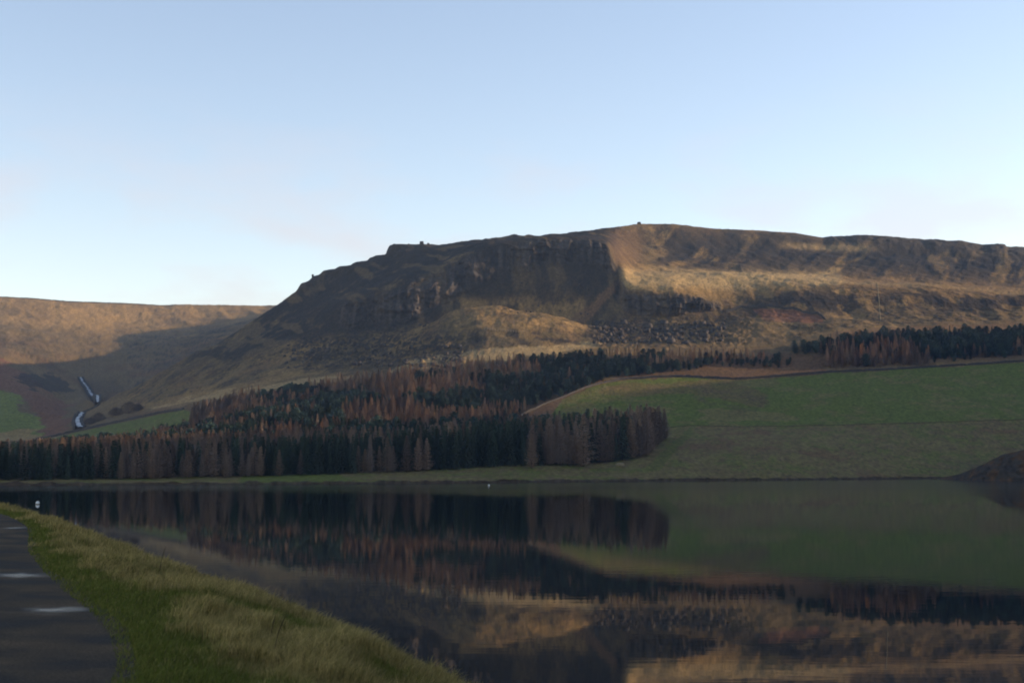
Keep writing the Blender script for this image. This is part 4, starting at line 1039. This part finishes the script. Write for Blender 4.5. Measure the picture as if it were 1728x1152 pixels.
def boulder(loc, size, seed, label, squash=(1, 1, 1), name='boulder', group=None):
    r = random.Random(seed)
    me = bpy.data.meshes.new(name)
    import bmesh
    bm = bmesh.new(); bmesh.ops.create_icosphere(bm, subdivisions=3, radius=1)
    for v in bm.verts:
        c = v.co
        k = .75 + .5 * float(fbm(c.x * 1.3 + seed, c.y * 1.3, c.z * 1.3 + 5, 601, 3))
        s = Vector((math.copysign(abs(c.x) ** .75, c.x), math.copysign(abs(c.y) ** .75, c.y), math.copysign(abs(c.z) ** .75, c.z)))
        v.co = Vector((s.x * squash[0], s.y * squash[1], s.z * squash[2])) * k * size
    bm.to_mesh(me); bm.free(); me.materials.append(M_rock)
    o = obj(name, me); o.location = loc
    return tag(o, label, 'rock', group)
def crest_pt(px):
    c = int(np.argmin(np.abs(PX[int(np.searchsorted(vs, ix['crest']))] - px))); r = int(np.searchsorted(vs, ix['crest']))
    return Vector(verts[r, c])
for px, size, sq, lab in [(712, 2.0, (1, 1, 1.15), 'large rounded boulder perched on the skyline above the crags'), (723, 1.1, (1.1, 1, 1), 'smaller round boulder on the skyline right of the large one'),
                          (1079, 2.0, (1.05, 1, 1.15), 'pointed rock standing up at the summit of the hill'), (527.5, 1.1, (.9, 1, 1.4), 'small knob of rock sticking up on the left ridge'), (690, .8, (1.2, 1, .8), 'low rock on the skyline left of the two round boulders')]:
    c = crest_pt(px)
    boulder(c + Vector((0, 0, size * sq[2] * .45)), size, int(px), lab, sq)
g = ground(1046, 786)
if g: o = boulder(g + Vector((0, 0, .4)), 1.3, 9, 'pale boulder lying in the grass at the right end of the plantation', (1.6, 1, .8)); o.data.materials[0] = M_palewall

# loose blocks under the cliffs: past counting
def scree_field(n, x0, x1, y0, y1, smin, smax):
    out_v, out_f = [], []
    base = np.array([(-1, -1, -.8), (1, -1, -.7), (1, 1, -.8), (-1, 1, -.8), (-.8, -.9, .7), (.9, -.7, .9), (.7, .9, .6), (-.9, .8, .8)]) * .5
    fq = np.array([(0, 3, 2, 1), (4, 5, 6, 7), (0, 1, 5, 4), (1, 2, 6, 5), (2, 3, 7, 6), (3, 0, 4, 7)])
    k = 0
    for _ in range(n):
        g = ground(random.uniform(x0, x1), random.uniform(y0, y1))
        if not g: continue
        s = smin + (smax - smin) * random.random() ** 5
        b = base * RNG.uniform(.6, 1.4, (8, 3)) * s
        a = random.random() * 6.28; ca, sa = math.cos(a), math.sin(a)
        b = np.stack([b[:, 0] * ca - b[:, 1] * sa, b[:, 0] * sa + b[:, 1] * ca, b[:, 2]], 1) + np.array(g) + [0, 0, s * .15]
        out_v.append(b); out_f.append(fq + 8 * k); k += 1
    return out_v, out_f
sv, sf = [], []
for args in ((420, 1000, 1230, 545, 580, .5, 5.5), (380, 480, 780, 580, 620, .5, 3.5), (140, 580, 720, 535, 562, .6, 2.5), (60, 850, 1000, 470, 530, .6, 2.0)):
    a, b = scree_field(*args); off = 8 * len(sv)
    sv += a; sf += [f + off for f in b]
tag(mesh_np('scree', np.concatenate(sv), np.concatenate(sf), M_rock), 'loose dark blocks of scree below the cliffs', 'scree', None, 'stuff')

# bare bushes by the stream
def bush(px, py, w, h, seed, label):
    g = ground(px, py)
    if not g: return
    r = random.Random(seed); vv, ff = [], []
    e = empty('bare_bush', tuple(g), label, 'bush', 'bare bushes beside the stream')
    for s in range(1500):
        th = r.random() * 6.28; rad = r.random() ** .5; z = r.random()
        prof = math.sin(math.pi * min(.98, .25 + .75 * z)) ** .6
        p = Vector((math.cos(th) * rad * w * prof, math.sin(th) * rad * w * .7 * prof, z * h))
        d = Vector((p.x / w + r.uniform(-.6, .6), p.y / w + r.uniform(-.6, .6), .7)).normalized() * r.uniform(.9, 2.4)
        sd = d.cross(Vector((r.random() - .5, r.random() - .5, .3))).normalized() * r.uniform(.04, .10)
        k = len(vv); vv.extend((tuple(p - sd), tuple(p + sd), tuple(p + d))); ff.append((k, k + 1, k + 2))
    mesh_np('twigs', vv, ff, M_twig, e)
    sv_, sf_ = [], []
    for s in range(7):
        a = 6.28 * s / 7 + r.random(); k = len(sv_); t = Vector((math.cos(a) * w * .5, math.sin(a) * w * .4, h * .6))
        for q, rr in ((Vector((0, 0, -.3)), .22), (t, .07)):
            for m in range(4): sv_.append(tuple(q + Vector((rr * math.cos(m * 1.57), rr * math.sin(m * 1.57), 0))))
        sf_ += [(k + m, k + (m + 1) % 4, k + 4 + (m + 1) % 4, k + 4 + m) for m in range(4)]
    mesh_np('stem', sv_, sf_, M_bark, e)
for k, (px, py, w, h, lab) in enumerate([(218, 697, 7.5, 8, 'largest dark bare bush above the wall by the small green field'), (196, 701, 6, 5.5, 'bare bush just left of the largest one above the wall'), (166, 711, 6, 6, 'bare bush between the lowest cascade and the wall'), (152, 716, 5, 4.5, 'low bare bush closest to the lowest cascade'), (233, 693, 4, 4.5, 'small bare bush right of the largest one above the wall')]):
    bush(px, py, w, h, 700 + k, lab)

# earth bank at the right shore
g0 = [ground(x, 806) for x in (1590, 1728)]
def earth_bank():
    n, m = 160, 44
    pts = np.zeros((n, m, 3))
    for i in range(n):
        px = 1580 + (2500 - 1580) * (i / (n - 1)) ** 1.5
        top = float(np.interp(px, [1580, 1620, 1660, 1690, 1728, 1860, 2100, 2300, 2500], [807, 799, 782, 766, 757, 753, 762, 784, 815]))
        xb, yb = on_level(px, float(np.interp(px, [1580, 1640, 1728, 1900, 2300, 2500], [808, 810.5, 811.5, 811, 806, 802])), 0.0)
        xt, zt = unproj(px, top, yb + 8 + 9 * min(1, 2 * i / n))
        yt = yb + 8 + 9 * min(1, 2 * i / n)
        for j in range(m):
            t = j / (m - 1)
            if t < .6:
                s = t / .6; q = np.array([xb + (xt - xb) * s, yb + (yt - yb) * s ** 1.5, -1.0 + (zt + 1.0) * s])
            else:
                s = (t - .6) / .4; xe = xt * (1 + .05 * s); ye = yt + 45 * s
                q = np.array([xe, ye, zt * (1 - s) + (drop(xe, ye) - 1.0) * s if drop(xe, ye) > 0 else zt * (1 - s) - 1 * s])
            pts[i, j] = q
    nn = fbm(pts[..., 0] / 3, pts[..., 1] / 3, pts[..., 2] / 3, 801, 4) - .5
    ft = np.sin(np.pi * np.clip(np.arange(m) / (m - 1) / .62, 0, 1))[None, :]
    n5 = fbm(pts[..., 0] / 1.3, pts[..., 1] / 1.3, pts[..., 2] / 1.3, 805, 3) - .5
    pts[..., 1] -= (nn * 8 + n5 * 3) * ft; pts[..., 2] += (nn * 1.6 + n5 * .8) * ft
    c = np.zeros((n, m, 3)); c[:] = np.array([.050, .042, .034])
    g = fbm(pts[..., 0] / 5, pts[..., 1] / 5, pts[..., 2] / 4, 803, 3)[..., None]
    g = g * .6 + .4 * fbm(pts[..., 0] / 1.5, pts[..., 1] / 1.5, pts[..., 2] / 1.5, 807, 3)[..., None]
    c = c * (1 - sstep(.5, .62, g)) + BRACK * .6 * sstep(.5, .62, g)
    tt_ = (np.arange(m) / (m - 1))[None, :, None]
    c = np.where(tt_ > .6, ROUGH, c)
    tag(mesh_np('earth_bank', pts.reshape(-1, 3), grid_faces(n, m), M_land, None, True, c.reshape(-1, 3)), 'steep dark eroded earth bank dropping into the water at the right', 'bank', None, 'structure')
earth_bank()

# mooring buoys
M_buoy = simple_mat('white_buoy', (.78, .77, .72), .35, .06, 6, .5)
M_ring = simple_mat('buoy_ring', (.25, .22, .16), .6, .1, 8, .3)
def lathe(name, prof, mat, parent, seg=20):
    vv = [(r * math.cos(2 * math.pi * i / seg), r * math.sin(2 * math.pi * i / seg), z) for r, z in prof for i in range(seg)]
    ff = [(a * seg + i, a * seg + (i + 1) % seg, (a + 1) * seg + (i + 1) % seg, (a + 1) * seg + i) for a in range(len(prof) - 1) for i in range(seg)]
    return mesh_np(name, vv, ff, mat, parent, True)
for px, py, s, lab in [(63.5, 850.5, 1.0, 'small white round buoy floating off the near bank at the left'), (825, 819.6, 1.0, 'tiny white buoy floating close to the far shore')]:
    x, y = on_level(px, py, 0.0)
    e = empty('mooring_buoy', (x, y, 0), lab, 'buoy', 'white buoys on the water')
    lathe('float', [(.001, -.18)] + [(.29 * s * math.cos(a), .18 + .31 * s * math.sin(a)) for a in np.linspace(-1.3, 1.45, 12)] + [(.03, .50)], M_buoy, e)
    lathe('waist_ring', [(.285, .02), (.305, .035), (.305, .085), (.285, .10)], M_ring, e)
    lathe('top_eye', [(.04, .48), (.045, .54), (.03, .58), (.001, .59)], M_ring, e)

# ------------------------------------------------------------------ air
hz = mesh_np('haze', [(x, y, z) for z in (-9, 330) for x, y in ((-1500, -950), (1900, -950), (1900, 2900), (-1500, 2900))],
             [(3, 2, 1, 0), (4, 5, 6, 7), (0, 1, 5, 4), (1, 2, 6, 5), (2, 3, 7, 6), (3, 0, 4, 7)])
tag(hz, 'thin blue valley haze filling the air', 'haze', None, 'stuff')
mh = bpy.data.materials.new('valley_haze'); mh.use_nodes = True
mh.node_tree.nodes.clear()
vo = mh.node_tree.nodes.new('ShaderNodeVolumePrincipled'); out = mh.node_tree.nodes.new('ShaderNodeOutputMaterial')
vo.inputs['Color'].default_value = (.45, .65, 1.0, 1); vo.inputs['Density'].default_value = 0.000065; vo.inputs['Anisotropy'].default_value = 0.0
mh.node_tree.links.new(vo.outputs[0], out.inputs['Volume'])
hz.data.materials.append(mh)
